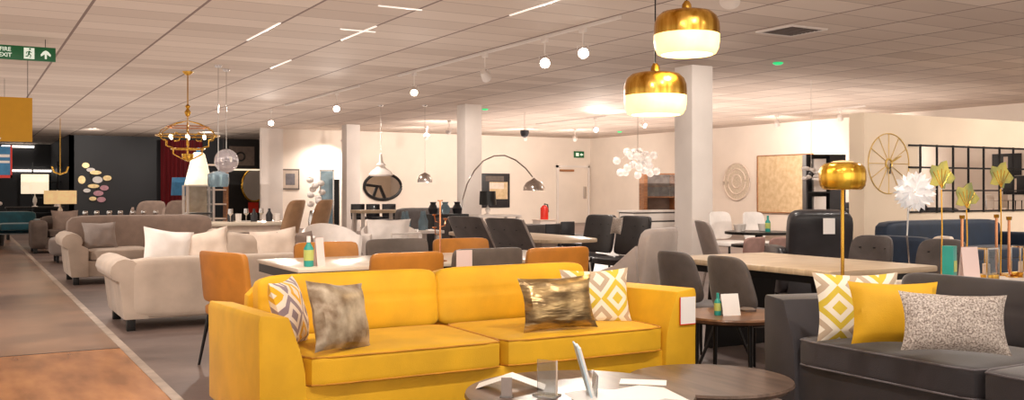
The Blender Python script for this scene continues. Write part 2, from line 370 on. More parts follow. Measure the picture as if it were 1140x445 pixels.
# ================================================================ SOFAS
def legs4(r, xs, ys, z, m, rad=.018, r2=.012, splay=.03):
    for x in xs:
        for y in ys:
            sx = splay if x > 0 else -splay; sy = splay if y > 0 else -splay
            build('leg', MB().tube([(x + sx, y + sy, 0), (x, y, z)], r2, 10, r2=rad), m, r)
def modern_sofa(name, label, loc, rz, m, mp, L=2.30, D=.95, legm=None, zb=.775):
    r = thing(name, label, 'sofa', loc, rz)
    build('base', MB().box(-L / 2 + .19, L / 2 - .19, -D / 2 + .03, D / 2 - .04, .19, .375, .012), m, r)
    for s in (-1, 1):
        # arm: slim flat top leaning in, sweeping out to a wider foot
        pr = [(0, .19), (0, .40), (-.004, .66), (.004, .69), (.125, .675), (.150, .60), (.178, .52), (.195, .44), (.2, .36), (.2, .19)]
        pts = [(s * (-L / 2 + x) if s > 0 else L / 2 - x, z) for x, z in pr]
        pts = [(-(L / 2 - x) if s < 0 else (L / 2 - x), z) for x, z in pr]
        mb = MB().prism(pts, 'y', -D / 2, D / 2 - .02, .012)
        for v in mb.bm.verts:
            if v.co.z > .6: v.co.z -= .03 * (v.co.y + D / 2) / D
        build('arm', mb, m, r)
    wc = (L - .4) / 2
    build('back_frame', MB().puff((0, D / 2 - .055, .46), L / 2 - .17, .05, .285, 12, 8), m, r)
    for s in (-1, 1):
        cx = s * wc / 2; hx = wc / 2 - .002
        y0, y1 = -D / 2 - .005, .20; hy = (y1 - y0) / 2; cy = (y0 + y1) / 2
        def crown(q): return (q.x, q.y, q.z + (.28 * (1 - q.x ** 2) * (1 - q.y ** 2) if q.z > 0 else 0))
        c = build('seat_cushion', MB().puff((cx, cy, .437), hx, hy, .065, 14, 13, crown), m, r)
        for zz in (.497, .382):
            loop = []
            for i in range(48):
                t = 2 * PI * i / 48; cc, ss = math.cos(t), math.sin(t); n = (abs(cc) ** 14 + abs(ss) ** 14) ** (1 / 14)
                loop.append((cx + cc / n * (hx - .001), cy + ss / n * (hy - .001), zz - .002))
            build('piping', MB().tube(loop, .0045, 6, True), mp, c)
        def bk(q):
            gx = math.exp(-((q.x) / .02) ** 2) + math.exp(-((q.x - .5) / .02) ** 2) * .0
            gz = math.exp(-((q.z - .15) / .05) ** 2)
            y = q.y - (.35 * (1 - q.x ** 2) * (1 - q.z ** 2) if q.y < 0 else 0) + (.10 * max(gx * 0, gz) if q.y < 0 else 0)
            return (q.x, y, q.z)
        mx = T(cx * 1.0, .30, .48) @ RX(math.radians(-9))
        bc = build('back_cushion', MB().puff((0, 0, .145), hx + .006, .075, .158, 9, 15, bk, mx), m, r)
    legs4(r, (-L / 2 + .08, L / 2 - .08), (-D / 2 + .07, D / 2 - .07), .195, legm or M_dark)
    return r
yl = 2.20
ys = modern_sofa('velvet_sofa', 'long mustard yellow velvet sofa with flared arms in the foreground', (yl, 3.92 + .475, 0), 0, M_yel, M_yel2)
gs = modern_sofa('velvet_sofa', 'charcoal grey velvet sofa with flared arms at the right edge', (3.435 + .475, 3.51 - 1.15, 0), -PI / 2, M_grey, M_greyp)
# price ticket on the yellow arm
tk = thing('price_ticket', 'white price ticket with red edge on the yellow sofa arm', 'ticket', (3.29, 3.914, .575))
build('card', MB().box(-.05, .05, -.002, 0, -.07, .07), M_paper, tk)
build('border', MB().box(-.055, -.05, -.003, 0, -.075, .07).box(-.05, .05, -.003, 0, -.075, -.07), M_red, tk)

def pillow(label, m, loc, w, h, t, lean, rz, wob=0, cat='cushion', roll=0, group=None):
    o = build('scatter_cushion', MB().pillow(w, h, t, mx=RX(lean) @ RY(roll), wob=wob), m)
    o.location = loc; o.rotation_euler = (0, 0, rz); return tag(o, label, cat, group)
def ploc(px, py, d): x, y = at(px, d); return (x, y, zat(py, d))
pillow('geometric triangle print cushion against the yellow sofa left arm', M_zig2, ploc(322, 348, 4.3), .36, .31, .12, -.25, math.radians(58), .01)
pillow('marbled taupe satin cushion on the yellow sofa beside the triangle print one', M_marble, ploc(378, 352, 4.2), .34, .31, .12, -.3, math.radians(28), .02, roll=.12)
pillow('crushed bronze metallic oblong cushion on the yellow sofa', M_bronze, ploc(621, 337, 4.78), .40, .27, .12, -.25, math.radians(-8), .02, roll=-.02)
pillow('cream and yellow diamond print cushion behind the bronze one', M_zig, ploc(664, 331, 5.12), .40, .31, .12, -.2, math.radians(-10), .005)
pillow('cream and yellow diamond print cushion on the charcoal sofa', M_zig, ploc(955, 341, 4.46), .40, .32, .12, -.25, math.radians(-30), .005)
pillow('plain mustard yellow cushion on the charcoal sofa', M_yel, ploc(996, 348, 4.2), .38, .28, .13, -.3, math.radians(-38), .01)
pillow('speckled silver grey oblong cushion on the charcoal sofa', M_speck, ploc(1062, 359, 3.92), .42, .25, .12, -.35, math.radians(-40), .01, roll=.03)

# ================================================================ COFFEE TABLES
def round_table(name, label, px, d, r, z, mtop, th=.03, legr=.014, nleg=3, phase=0.3, splay=.05):
    x, y = at(px, d); t = thing(name, label, 'coffee table', (x, y, 0))
    build('table_top', MB().lathe([(0, z - th), (r * .94, z - th), (r, z - th * .35), (r - .004, z), (0, z)], 64), mtop, t, 30)
    for k in range(nleg):
        a = phase + 2 * PI * k / nleg; q = r * .72
        build('leg', MB().tube([(math.cos(a) * (q + splay), math.sin(a) * (q + splay), 0), (math.cos(a) * q, math.sin(a) * q, z - th)], legr * .8, 10, r2=legr), M_dark, t)
    build('rail', MB().tube([(math.cos(2 * PI * k / 24) * r * .72, math.sin(2 * PI * k / 24) * r * .72, z - th - .01) for k in range(24)], .008, 6, True), M_dark, t)
    return t, x, y
t1, x1, y1 = round_table('coffee_table', 'round grey walnut coffee table holding brochures, front centre', 645, 3.6, .43, .45, M_ctop)
t2, x2, y2 = round_table('coffee_table', 'lower round walnut coffee table tucked beside the brochure table', 790, 4.2, .36, .38, M_ctop)
t3, x3, y3 = round_table('side_table', 'tall round walnut side table with black legs between the two sofas', 815, 5.48, .30, .50, M_btop, nleg=4, phase=PI / 4 + .5, splay=.01)
t3['category'] = 'side table'
# brochures on the near table
def on(px, d, z): x, y = at(px, d); return (x, y, z)
b = thing('folded_leaflet', 'white folded leaflet standing tented on the round coffee table', 'leaflet', on(569, 3.68, .4505), math.radians(-35))
build('page', MB().prism([(-.13, 0), (0, .045), (.13, 0), (.13, .002), (0, .047), (-.13, .002)], 'y', -.05, .05), M_paper, b, 0)
b = thing('card_holder', 'small clear card holder beside the folded leaflet', 'card holder', on(564, 3.50, .4505), math.radians(-30))
build('panel', MB().box(-.02, .02, -.004, .004, 0, .07), M_lgch, b); build('foot', MB().box(-.025, .025, -.02, .02, 0, .004), M_glass, b)
b = thing('sign_stand', 'thin clear upright sign stand at the centre of the coffee table', 'sign stand', on(609, 3.52, .4505), math.radians(-60))
build('panel', MB().box(-.04, .04, -.002, .002, .006, .13), M_glass, b); build('edge', MB().box(.038, .042, -.003, .003, .006, .132), M_cream, b); build('foot', MB().box(-.045, .045, -.03, .03, 0, .006), M_glass, b)
b = thing('brochure_holder', 'leaning clear holder with a pale blue brochure', 'brochure holder', on(655, 3.5, .4505), math.radians(15))
build('back_panel', MB().box(-.06, .06, -.003, .003, 0, .20, 0, T(.01, 0, 0) @ RZ(.85) @ RX(-.28)), mat('pale_blue_card', (190, 214, 226), .4, var=.02), b)
build('brochure', MB().box(-.055, .055, -.012, -.004, .005, .19, 0, T(.01, 0, 0) @ RZ(.85) @ RX(-.28)), M_paper, b)
build('front_lip', MB().box(-.06, .06, -.03, -.026, 0, .09, 0, T(-.01, .0, 0) @ RZ(.85) @ RX(.05)), M_glass, b)
b = thing('open_magazine', 'white open magazine lying flat on the coffee table', 'magazine', on(697, 3.5, .4505), math.radians(-15))
build('page', MB().prism([(-.2, 0), (-.1, .012), (0, .003), (.1, .014), (.2, 0)], 'y', -.12, .12), M_paper, b)
b = thing('loose_leaflet', 'flat white leaflet on the coffee table behind the open magazine', 'leaflet', on(716, 3.76, .4505), math.radians(-40))
build('page', MB().box(-.09, .09, -.05, .05, 0, .003), M_paper, b)

def bottle(label, loc, s=1.0, m=None):
    t = thing('spray_bottle', label, 'bottle', loc)
    build('body', MB().lathe([(0, 0), (.03 * s, 0), (.032 * s, .01 * s), (.032 * s, .12 * s), (.014 * s, .15 * s), (.012 * s, .16 * s), (0, .16 * s)], 16), m or M_tealb, t)
    build('label_band', MB().lathe([(.0325 * s, .04 * s), (.0332 * s, .05 * s), (.0332 * s, .1 * s), (.0325 * s, .11 * s)], 16), M_lbl, t)
    build('cap', MB().lathe([(0, .16 * s), (.015 * s, .16 * s), (.013 * s, .2 * s), (0, .2 * s)], 12), M_paper if s > 1 else M_tealb, t)
    return t
def table_card(label, loc, rz, w=.11, h=.12, m=None):
    t = thing('table_card', label, 'card', loc, rz)
    build('card', MB().prism([(-.03, 0), (0, h), (.03, 0), (.028, 0), (0, h - .005), (-.028, 0)], 'x', -w / 2, w / 2), m or M_paper, t, 0)
    return t
bottle('turquoise bottle with yellow label on the round side table', on(799, 5.42, .5), .62)
table_card('white folded card on the round side table', on(812, 5.42, .5), math.radians(-12))
b = thing('coaster', 'small dark coaster on the side table behind the white card', 'coaster', on(832, 5.6, .5)); build('disc', MB().lathe([(0, 0), (.05, 0), (.052, .012), (.03, .02), (0, .018)], 20), M_brownf, b)

# ================================================================ CHAIRS
def chair(name, label, loc, rz, m, w=.46, sh=.43, top=.80, tilt=.18, taper=.08, curve=.05, legm=None, group=None, k=5, th=.045, bot=None, arms=False, buttons=0, cat='chair', splay=.05, trim=None, depth=.42):
    r = thing(name, label, cat, loc, rz, group)
    bz = sh + .02 if bot is None else bot
    hz = (top - bz) / 2; cz = (top + bz) / 2
    def bf(q):
        z = cz + q.z * hz; x = q.x * (1 - taper * (q.z + 1) / 2)
        y = q.y * th / 2 - curve * (q.x ** 2) + tilt * (z - bz)
        return (x * w / 2, y, z)
    mb = MB().puff((0, 0, 0), 1, 1, 1, k, 11, bf)
    bmesh.ops.translate(mb.bm, verts=mb.bm.verts[:], vec=(0, depth / 2 - .02, 0))
    build('backrest', mb, m, r)
    build('seat', MB().puff((0, 0, sh - .035), w / 2 - .01, depth / 2, .045, 5, 7), m, r)
    if buttons:
        for iz in range(2):
            for ix in range(buttons):
                x = (ix - (buttons - 1) / 2) * w / (buttons + .6); z = bz + (top - bz) * (.45 + .3 * iz)
                for sg in (-1, 1):
                    y = depth / 2 - .02 + tilt * (z - bz) - curve * (x / (w / 2)) ** 2 + sg * th * .5
                    build('button', MB().lathe([(0, -.006), (.011, -.003), (.011, .003), (0, .006)], 8, (x, y, z)), M_dark, r)
    if trim:
        for s in (-1, 1):
            build('side_trim', MB().tube([(s * (w / 2 - .005) * (1 - taper * t), depth / 2 - .02 - curve + tilt * (top - bz) * t, bz + (top - bz) * t * .97) for t in (0, .25, .5, .75, 1)], .012, 8), trim, r)
    if arms:
        for s in (-1, 1):
            build('arm', MB().prism([(-.22, sh), (-.20, sh + .16), (.02, sh + .24), (.20, top - .12), (.22, sh)], 'x', s * w / 2 - .03, s * w / 2 + .03, .012), m, r)
    legs4(r, (-w / 2 + .06, w / 2 - .06), (-depth / 2 + .05, depth / 2 - .05), sh - .06, legm or M_dark, .014, .009, splay)
    return r
# ---- long dining table with tan and slate chairs, behind the yellow sofa
dt = thing('dining_table', 'long pale topped dining table with dark sides behind the yellow sofa', 'table', (3.05, 6.65, 0))
build('table_top', MB().box(-1.15, 1.15, -.50, .50, .662, .69, .006), M_stop, dt)
build('apron', MB().box(-1.14, 1.14, -.49, .49, .60, .662), M_dark, dt)
for s in (-1, 1):
    build('leg', MB().prism([(s * .95, 0), (s * .85, .60), (s * .75, .60), (s * .87, 0)], 'y', -.35, .35), M_dark, dt)
GD = 'wide low-backed dining chairs around the long table'
tanc = chair('dining_chair', 'tan leather dining chair at near side, nearest the turquoise bottle', (2.58, 6.12, 0), PI, M_tan, .54, .42, .79, .12, .03, .04, group=GD, k=11)
c = dup(tanc, 'tan leather dining chair at near side, beside the pale grey high back chair', (3.77, 6.12, 0), PI)
dup(tanc, 'tan leather dining chair at far side, in front of the cream tub chair', (2.52, 7.22, 0), 0)
dup(tanc, 'tan leather dining chair at far side, behind the rose gold candlestick', (3.72, 7.22, 0), 0)
dup(tanc, 'tan leather dining chair at the left end of the long table', (1.70, 6.66, 0), 1.92)
gc = chair('dining_chair', 'slate grey dining chair at near side carrying a white ticket', (3.19, 6.12, 0), PI, M_gleath, .56, .42, .80, .12, .03, .04, group=GD, k=11)
dup(gc, 'slate grey dining chair at far side between two tan chairs', (3.13, 7.22, 0), 0)
tk = thing('price_ticket', 'white price ticket hung on the slate dining chair back', 'ticket', (2.965, 5.855, .715)); build('card', MB().box(-.06, .06, -.002, 0, -.08, .08), M_pink, tk)
bottle('turquoise bottle with white cap on the long dining table', (2.02, 6.3, .69), 1.02)
table_card('pale upright card beside the bottle on the long table', (2.10, 6.32, .69), .2, .06, .19, M_pink)
# candlestick
cs = thing('candlestick', 'tall thin rose gold branching candlestick on the long dining table', 'candlestick', on(490, 6.95, .69))
build('base', MB().lathe([(0, 0), (.05, 0), (.05, .008), (.008, .014), (0, .014)], 20), M_copper, cs)
build('stem', MB().tube([(0, 0, .01), (0, 0, .43)], .007, 8), M_copper, cs)
for s, z in ((-1, .33), (1, .30), (-1, .24)):
    build('branch', MB().tube([(0, 0, z - .05), (s * .035, 0, z - .045), (s * .045, 0, z)], .004, 6).lathe([(0, 0), (.016, 0), (.018, .01), (0, .01)], 10, (s * .045, 0, z)), M_copper, cs)
build('candle_cup', MB().lathe([(0, 0), (.02, .003), (.02, .012), (0, .012)], 10, (0, 0, .43)), M_copper, cs)
# ---- pale grey high-back armchair
chair('lounge_chair', 'pale grey high back armchair seen from behind the yellow sofa', (4.30, 5.78, 0), PI + .44, M_lgch, .52, .42, .93, .10, .04, .06, k=8, th=.09, bot=.2, arms=True, cat='armchair', depth=.5)
# ---- right-hand dining table
rt = thing('dining_table', 'pale wooden dining table behind the charcoal sofa', 'table', (5.25, 5.08, 0))
build('table_top', MB().box(-.52, .52, -.82, .82, .648, .69, .012), M_wtop, rt); build('apron', MB().box(-.42, .42, -.72, .72, .59, .648), M_dark, rt)
for s in (-1, 1): build('leg', MB().prism([(s * .62, 0), (s * .55, .59), (s * .45, .59), (s * .54, 0)], 'x', -.3, .3), M_dark, rt)
gch = chair('dining_chair', 'dark grey rounded back dining chair nearest the charcoal sofa arm', (4.42, 4.62, 0), PI / 2, M_gch, .43, .42, .79, .26, .22, .05, group='dark grey chairs at the right-hand table', splay=.1)
dup(gch, 'dark grey rounded back dining chair right behind the yellow sofa arm ticket', (4.44, 5.16, 0), PI / 2 + .05)
tc = chair('dining_chair', 'grey buttoned dining chair on far side of the right table, beside the brass lamp', (6.15, 5.28, 0), -PI / 2, M_gch, .44, .42, .84, .15, .1, .06, buttons=3, group='buttoned chairs beyond the right-hand table')
dup(tc, 'grey buttoned dining chair on far side of the right table, near the turquoise tin', (6.12, 4.62, 0), -PI / 2)
# ---- brass floor lamp
def shade_prof(r, h): return [(r * .14, h), (r * .5, h * .985), (r * .76, h * .94), (r * .91, h * .84), (r * .985, h * .70), (r, h * .55), (r, h * .35), (r * .96, h * .16), (r * .86, h * .04), (r * .76, 0)]
lx, ly = at(938, 5.72)
fl = thing('floor_lamp', 'slim brass floor lamp with ribbed amber drum shade behind the charcoal sofa', 'floor lamp', (lx, ly, 0))
build('base', MB().lathe([(0, 0), (.12, 0), (.12, .015), (.015, .025), (0, .025)], 32), M_gold, fl)
build('pole', MB().tube([(0, 0, .02), (0, 0, 1.22)], .0105, 12), M_gold, fl)
M_amber = mat('amber_mirror_glass', (244, 196, 70), .22, .7, rgb2=(176, 120, 20), scale=16, stretch=(1, 1, .05))
build('shade', MB().lathe([(r * 1, z + 1.205) for r, z in shade_prof(.134, .165)], 48, rib=.012, nr=16), M_amber, fl)
build('shade_top', MB().lathe([(.134 * .55, 1.205 + .1605), (.05, 1.375), (0, 1.38)], 32), M_shadeb, fl)
# ---- brass pendants
def pendant(label, px, d, zb, s=1.0, glow=M_glow):
    x, y = at(px, d); r = .182 * s; t = thing('pendant_lamp', label, 'pendant light', (x, y, zb), 0, 'brass drum pendants')
    hh = .25 * s; P = shade_prof(r, hh)
    up = [(q, z) for q, z in P if z > hh * .5]; mid = (r * .995, hh * .44)
    build('shade', MB().lathe(up + [mid], 48, rib=.008, nr=22), M_gold, t)
    build('diffuser', MB().lathe([mid, (r * .995, hh * .3), (r * .96, hh * .13), (r * .88, hh * .02), (r * .82, 0), (r * .78, 0), (r * .86, hh * .12), (r * .9, hh * .3)], 48), glow, t)
    build('bulb', MB().lathe([(0, .02), (.03, .03), (.045, .06), (.03, .1), (.015, .12), (0, .12)], 16), M_bulbs, t)
    build('cap', MB().lathe([(r * .16, hh * .99), (r * .14, hh + .03), (.012, hh + .05), (0, hh + .05)], 20), M_gold, t)
    build('cord', MB().tube([(0, 0, hh + .04), (0, 0, CEIL - zb - .02)], .0045, 6), M_dark, t)
    build('ceiling_rose', MB().lathe([(0, CEIL - zb), (.06, CEIL - zb), (.05, CEIL - zb - .025), (0, CEIL - zb - .03)], 20), M_gold, t)
    l = bpy.data.lights.new('pendant_light', 'POINT'); l.energy = 12; l.color = (1, .8, .5); l.shadow_soft_size = .05
    o = bpy.data.objects.new('pendant_light', l); C.objects.link(o); o.parent = t; o.location = (0, 0, .02)
    return t
pendant('glowing brass drum pendant hanging highest, top centre right', 764.5, 5.36, 1.955)
pendant('glowing brass drum pendant hanging lower, beside the white column', 729.5, 5.6, 1.64)

# ---- objects behind the charcoal sofa (console with ornaments)
cx_, cy_ = 5.62, 3.42
con = thing('console_table', 'low white console with ornaments behind the charcoal sofa', 'console table', (5.1, cy_, 0))
build('table_top', MB().box(-.62, .62, -.2, .2, .66, .70, .006), M_white, con)
build('shelf', MB().box(-.58, .58, -.18, .18, .25, .28), M_white, con)
for sx in (-1, 1):
    for sy in (-1, 1): build('leg', MB().box(sx * .59 - .02, sx * .59 + .02, sy * .17 - .02, sy * .17 + .02, 0, .66), M_gold, con)
def onc(px, off=0): # position on console line Y=cy_
    a, b_, _ = F2(px); Y = cy_ + off; return (a / b_ * Y, Y, .70)
o = thing('ornament_tin', 'turquoise tin with a yellow star label on the white console', 'tin', onc(1057, -.05), .3)
build('tin', MB().box(-.03, .03, -.03, .03, 0, .2, .004), M_tealb, o); build('label_band', MB().lathe([(0, -.003), (.024, -.003), (.024, 0), (0, 0)], 12).__class__().box(-.02, .02, -.033, -.03, .06, .12), M_lbl, o)
table_card('pale pink upright card on the white console', onc(1079, -.06), math.radians(-20), .10, .19, M_pink)
def tubehold(label, px, hgt, off=0):
    t = thing('brass_candle_holder', label, 'candle holder', onc(px, off), 0, 'brass rods on the console')
    build('base', MB().lathe([(0, 0), (.04, 0), (.04, .006), (0, .006)], 20), M_gold, t)
    build('stem', MB().tube([(.0, 0, .005), (-.03, 0, .02), (-.04, 0, .05), (-.04, 0, hgt)], .008, 8), M_copper, t)
    build('candle_cup', MB().lathe([(0, hgt), (.014, hgt), (.016, hgt + .02), (0, hgt + .02)], 10, (-.04, 0, 0)), M_gold, t)
tubehold('rose gold rod holder on the console directly behind the pink card', 1076, .34, .06)
tubehold('rose gold rod holder on the console right of the clear glass box', 1114, .34, .08)
tubehold('rose gold rod holder on the console nearest the photo right edge', 1128, .33, -.02)
for px, lb, w_ in ((1098, 'clear glass lantern box with brass foot on the console', .10), (1138, 'clear glass lantern box cut by the photo right edge', .09)):
    t = thing('glass_lantern', lb, 'lantern', onc(px, -.04)); 
    mb = MB()
    for sx in (-1, 1):
        for sy in (-1, 1): mb.box(sx * w_ / 2 - .004, sx * w_ / 2 + .004, sy * .04 - .004, sy * .04 + .004, 0, .18)
        mb.box(sx * w_ / 2 - .004, sx * w_ / 2 + .004, -.04, .04, .172, .18)
        mb.box(-w_ / 2, w_ / 2, sx * .04 - .004, sx * .04 + .004, .172, .18)
    build('frame', mb, M_chrome, t); build('base', MB().box(-w_ / 2, w_ / 2, -.044, .044, 0, .03, .002), M_gold, t)
    build('pane', MB().box(-w_ / 2 + .005, w_ / 2 - .005, -.036, -.034, .03, .17), M_glass, t)
    build('candle', MB().lathe([(0, .03), (.02, .03), (.02, .09), (0, .09)], 12), M_cream, t)
def leaf(label, px, py, hgt_px, off):
    a, b_, _ = F2(px); Y = cy_ + off; x = a / b_ * Y; d = Y / b_
    zc = zat(py, d); hh = hgt_px / F * d
    t = thing('leaf_ornament', label, 'ornament', (x, Y, .70), -.35, 'gilded leaf ornaments on the console')
    build('base', MB().lathe([(0, 0), (.045, 0), (.045, .008), (0, .008)], 20), M_gold, t)
    build('stem', MB().tube([(0, 0, .005), (0.004, 0, (zc - .7) * .5), (0, 0, zc - .70 - hh * .5)], .004, 6), M_gold, t)
    mb = MB(); n = 16; pts = []
    for i in range(n):   # fan-shaped leaf
        tt = 2 * PI * i / n; rr = hh * .68 * (1 + .22 * math.cos(5 * tt)) * (.62 if math.sin(tt) < -.6 else 1)
        pts.append((math.cos(tt) * rr * .8, math.sin(tt) * rr))
    mb.prism([(p[0], zc - .70 + p[1]) for p in pts], 'y', -.003, .003)
    build('leaf_blade', mb, M_leaf, t)
    vb = MB()
    for k in range(-2, 3): vb.tube([(0, -.004, zc - .7 - hh * .45), (k * hh * .2, -.004, zc - .7 + hh * (.4 - .06 * abs(k)))], .0022, 5)
    build('vein', vb, M_gold, t)
leaf('gilded fan leaf ornament against the grid, leftmost of the three', 1048, 198, 26, .10)
leaf('gilded fan leaf ornament hanging lowest of the three', 1076, 221, 24, .12)
leaf('gilded fan leaf ornament nearest the photo right edge', 1114, 198, 24, .12)
# ---- white feather lamp + navy sofa + clock
fx, fy = at(1018, 8.6)
t = thing('feather_lamp', 'white feathered ball floor lamp before the cream partition wall', 'floor lamp', (fx, fy, 0))
build('base', MB().lathe([(0, 0), (.13, 0), (.13, .02), (0, .02)], 24), M_white, t)
build('pole', MB().tube([(0, 0, .02), (-.05, 0, .4), (-.1, 0, .8), (-.08, 0, 1.05), (0, 0, 1.1)], .008, 8), M_chrome, t)
mb = MB()
for k in range(70):
    z = 1 - 2 * (k + .5) / 70; a = k * 2.39996; rr = math.sqrt(1 - z * z); d = Vector((rr * math.cos(a), rr * math.sin(a), z))
    q = d.to_track_quat('Z', 'Y').to_matrix().to_4x4()
    mb._add([(-.012, 0, .03), (-.03, 0, .10), (0, .006, .145), (.03, 0, .10), (.012, 0, .03)], [(0, 1, 2, 3, 4)], T(0, 0, 1.19) @ q @ RZ(k) @ Matrix.Scale(1.3, 4))
build('shade', mb, mat('feather_white', (245, 240, 236), .8, emit=.25), t, 0)
gx_, gy_ = at(1026, 8.0)
chair('acrylic_chair', 'pale translucent chair beneath the white feather lamp', (gx_, gy_, 0), -PI / 2 - .4, M_cream, .34, .42, .82, .1, .1, .05, legm=M_chrome)
def simple_sofa(name, label, x0, x1, y0, y1, zt, za, m, face=-1, legm=None, arm=.2, ncush=2, cat='sofa', zs=.42, z0=.12, roll=0, mb_=None):
    """straight sofa along x; face -1 looks towards -y"""
    r = thing(name, label, cat, ((x0 + x1) / 2, (y0 + y1) / 2, 0), 0 if face < 0 else PI)
    L = x1 - x0; D = y1 - y0
    build('base', MB().box(-L / 2 + arm * .8, L / 2 - arm * .8, -D / 2 + .03, D / 2 - .03, z0, .3, .015), m, r)
    for s in (-1, 1):
        mb = MB()
        if roll:   # scroll arm
            pr = [(-L / 2 + .02, z0), (-L / 2 + .0, .25), (-L / 2 - .02, za - .2)]
            for k in range(9):
                a = PI + .6 - (PI + 1.1) * k / 8; pr.append((-L / 2 + .03 + .125 * math.cos(a), za - .11 + .11 * math.sin(a)))
            pr += [(-L / 2 + arm, za - .2), (-L / 2 + arm, z0)]
            mb.prism([(-s * x, z) for x, z in pr], 'y', -D / 2, D / 2 - .02, .01)
        else:
            mb.puff((s * (L / 2 - arm / 2), 0, (z0 + za) / 2), arm / 2, D / 2 - .01, (za - z0) / 2, 7, 8)
        build('arm', mb, m, r)
    build('backrest', MB().puff((0, D / 2 - .13, (zt + z0) / 2), L / 2 - (arm * .7 if not roll else .04), .12, (zt - z0) / 2, 10, 9), mb_ or m, r)
    w = (L - 2 * arm) / ncush
    for k in range(ncush):
        cx = -L / 2 + arm + w * (k + .5)
        build('seat_cushion', MB().puff((cx, -.1, zs - .05), w / 2 - .005, D / 2 - .12, .075, 8, 7), m, r)
    for sx in (-1, 1):
        for sy in (-1, 1):
            X = sx * (L / 2 - .08); Y = sy * (D / 2 - .09)
            build('foot', MB().box(X - .035, X + .035, Y - .035, Y + .035, 0, z0 + .02, .004), legm or M_dark, r)
    return r
simple_sofa('velvet_sofa', 'navy blue velvet sofa in front of the cream partition wall', 10.3, 13.0, 7.75, 8.7, .80, .62, M_navy)
ckx = atY(989, PY)[0]
ck = thing('wall_clock', 'large round brass wire wall clock on the cream partition', 'clock', (ckx, PY - .012, zat(182, PY / F2(989)[1])))
R_ = .47
ring = lambda R, n=48: [(R * math.cos(2 * PI * k / n), 0, R * math.sin(2 * PI * k / n)) for k in range(n)]
build('rim', MB().tube(ring(R_), .007, 6, True), M_satin, ck); build('hub', MB().lathe([(0, -.02), (.05, -.02), (.05, .01), (0, .01)], 16).__class__().tube(ring(.07, 20), .014, 6, True), M_satin, ck)
for k in range(12):
    a = 2 * PI * k / 12; build('spoke', MB().tube([(.07 * math.cos(a), 0, .07 * math.sin(a)), (R_ * math.cos(a), 0, R_ * math.sin(a))], .005, 5), M_satin, ck)
build('hand', MB().tube([(0, -.025, 0), (.25, -.025, .12)], .01, 5), M_satin, ck); build('hand', MB().tube([(0, -.03, 0), (-.02, -.03, -.16)], .012, 5), M_dark, ck)
# things seen through the grid
for px, lb, py, s in ((1121, 'small dark framed picture seen through the grid, upper one', 183, .35), (1131, 'small dark framed picture seen through the grid, lower one', 206, .3)):
    a, b_, _ = F2(px); X = XW; Y = b_ / a * X; d = X / a
    t = thing('framed_picture', lb, 'picture', (XW - .01, Y, zat(py, d)), -PI / 2)
    build('frame', MB().box(-s, s, -.01, .02, -s * .7, s * .7, .004), M_dark, t); build('picture', MB().box(-s * .2, s * .1, -.012, -.009, -s * .5, s * .5), M_cream, t)
x_, y_ = 16.6, 12.9
simple_sofa('leather_sofa', 'low black sofa seen through the grid opening', 14.6, 17.4, 12.3, 13.2, .98, .86, M_blk, ncush=3)
for k, (X, Y) in enumerate(((17.6, 11.6), (18.5, 11.9))):
    t = thing('chrome_chair', ('white chair with chrome frame behind the grid, left one', 'white chair with chrome frame behind the grid, right one')[k], 'chair', (X, Y, 0), .3)
    build('seat', MB().puff((0, 0, .78), .25, .22, .03, 5, 5), M_white, t)
    for s in (-1, 1): build('leg', MB().tube([(s * .23, -.2, 0), (s * .23, -.2, 1.0), (s * .23, .2, 1.0), (s * .23, .2, 0)], .012, 6), M_chrome, t)
    build('backrest', MB().box(-.23, .23, .19, .21, .85, 1.12, .005), M_white, t)

# ================================================================ LEFT: scroll arm sofas
s1 = simple_sofa('fabric_sofa', 'oatmeal fabric sofa with scroll arms, back to the camera, behind the yellow sofa', 1.17, 3.1, 8.7, 9.75, .62, .62, M_beigef, 1, roll=1, arm=.22, z0=.10)
s2 = simple_sofa('fabric_sofa', 'taupe scroll arm sofa with high back facing the oatmeal sofa', 1.17, 3.15, 13.3, 14.35, .86, .66, M_beigef, -1, roll=1, arm=.22, z0=.10, mb_=M_taupe)
s3 = simple_sofa('fabric_sofa', 'brown grey sofa with rounded arms furthest along the aisle', 1.12, 3.0, 20.3, 21.3, .70, .62, M_brownf, -1, arm=.3, z0=.08)
simple_sofa('velvet_sofa', 'teal velvet sofa on thin legs at the left edge', -.2, 1.5, 22.2, 23.1, .76, .6, M_teal, -1, z0=.3, zs=.5)
GP = 'loose back cushions on the oatmeal sofa'
pillow('cream cushion on the oatmeal sofa, leftmost with raised corner', M_creamw, (1.62, 9.16, .645), .46, .42, .16, -.25, .15, .02, roll=.15, group=GP)
pillow('white cushion on the oatmeal sofa, second from its left arm', M_cream, (1.98, 9.18, .63), .46, .42, .16, -.3, -.1, .02, roll=-.2, group=GP)
pillow('oatmeal cushion in the middle of the oatmeal sofa', M_beigef, (2.30, 9.18, .62), .44, .40, .16, -.25, .1, .02, roll=.1, group=GP)
pillow('blush cream cushion on the oatmeal sofa near its right arm', M_cream, (2.62, 9.16, .63), .46, .42, .16, -.3, 0, .02, roll=-.1, group=GP)
pillow('taupe round-cornered cushion against the right arm of the oatmeal sofa', M_taupe, (2.85, 9.2, .60), .44, .42, .16, -.3, .4, .02, group=GP)
pillow('grey cushion beside the left arm of the taupe high back sofa', M_lgch, (1.58, 13.78, .60), .44, .38, .2, -.3, .2, .02)
pillow('brown cushion leaning on the aisle sofa back', M_taupe, (1.75, 20.8, .6), .5, .45, .16, -.3, .1, .02)
pf = thing('footstool', 'pale grey round-edged footstool beside the aisle', 'footstool', (1.62, 17.9, 0)); build('cushion', MB().puff((0, 0, .26), .36, .4, .16, 5, 8), M_lgch, pf)
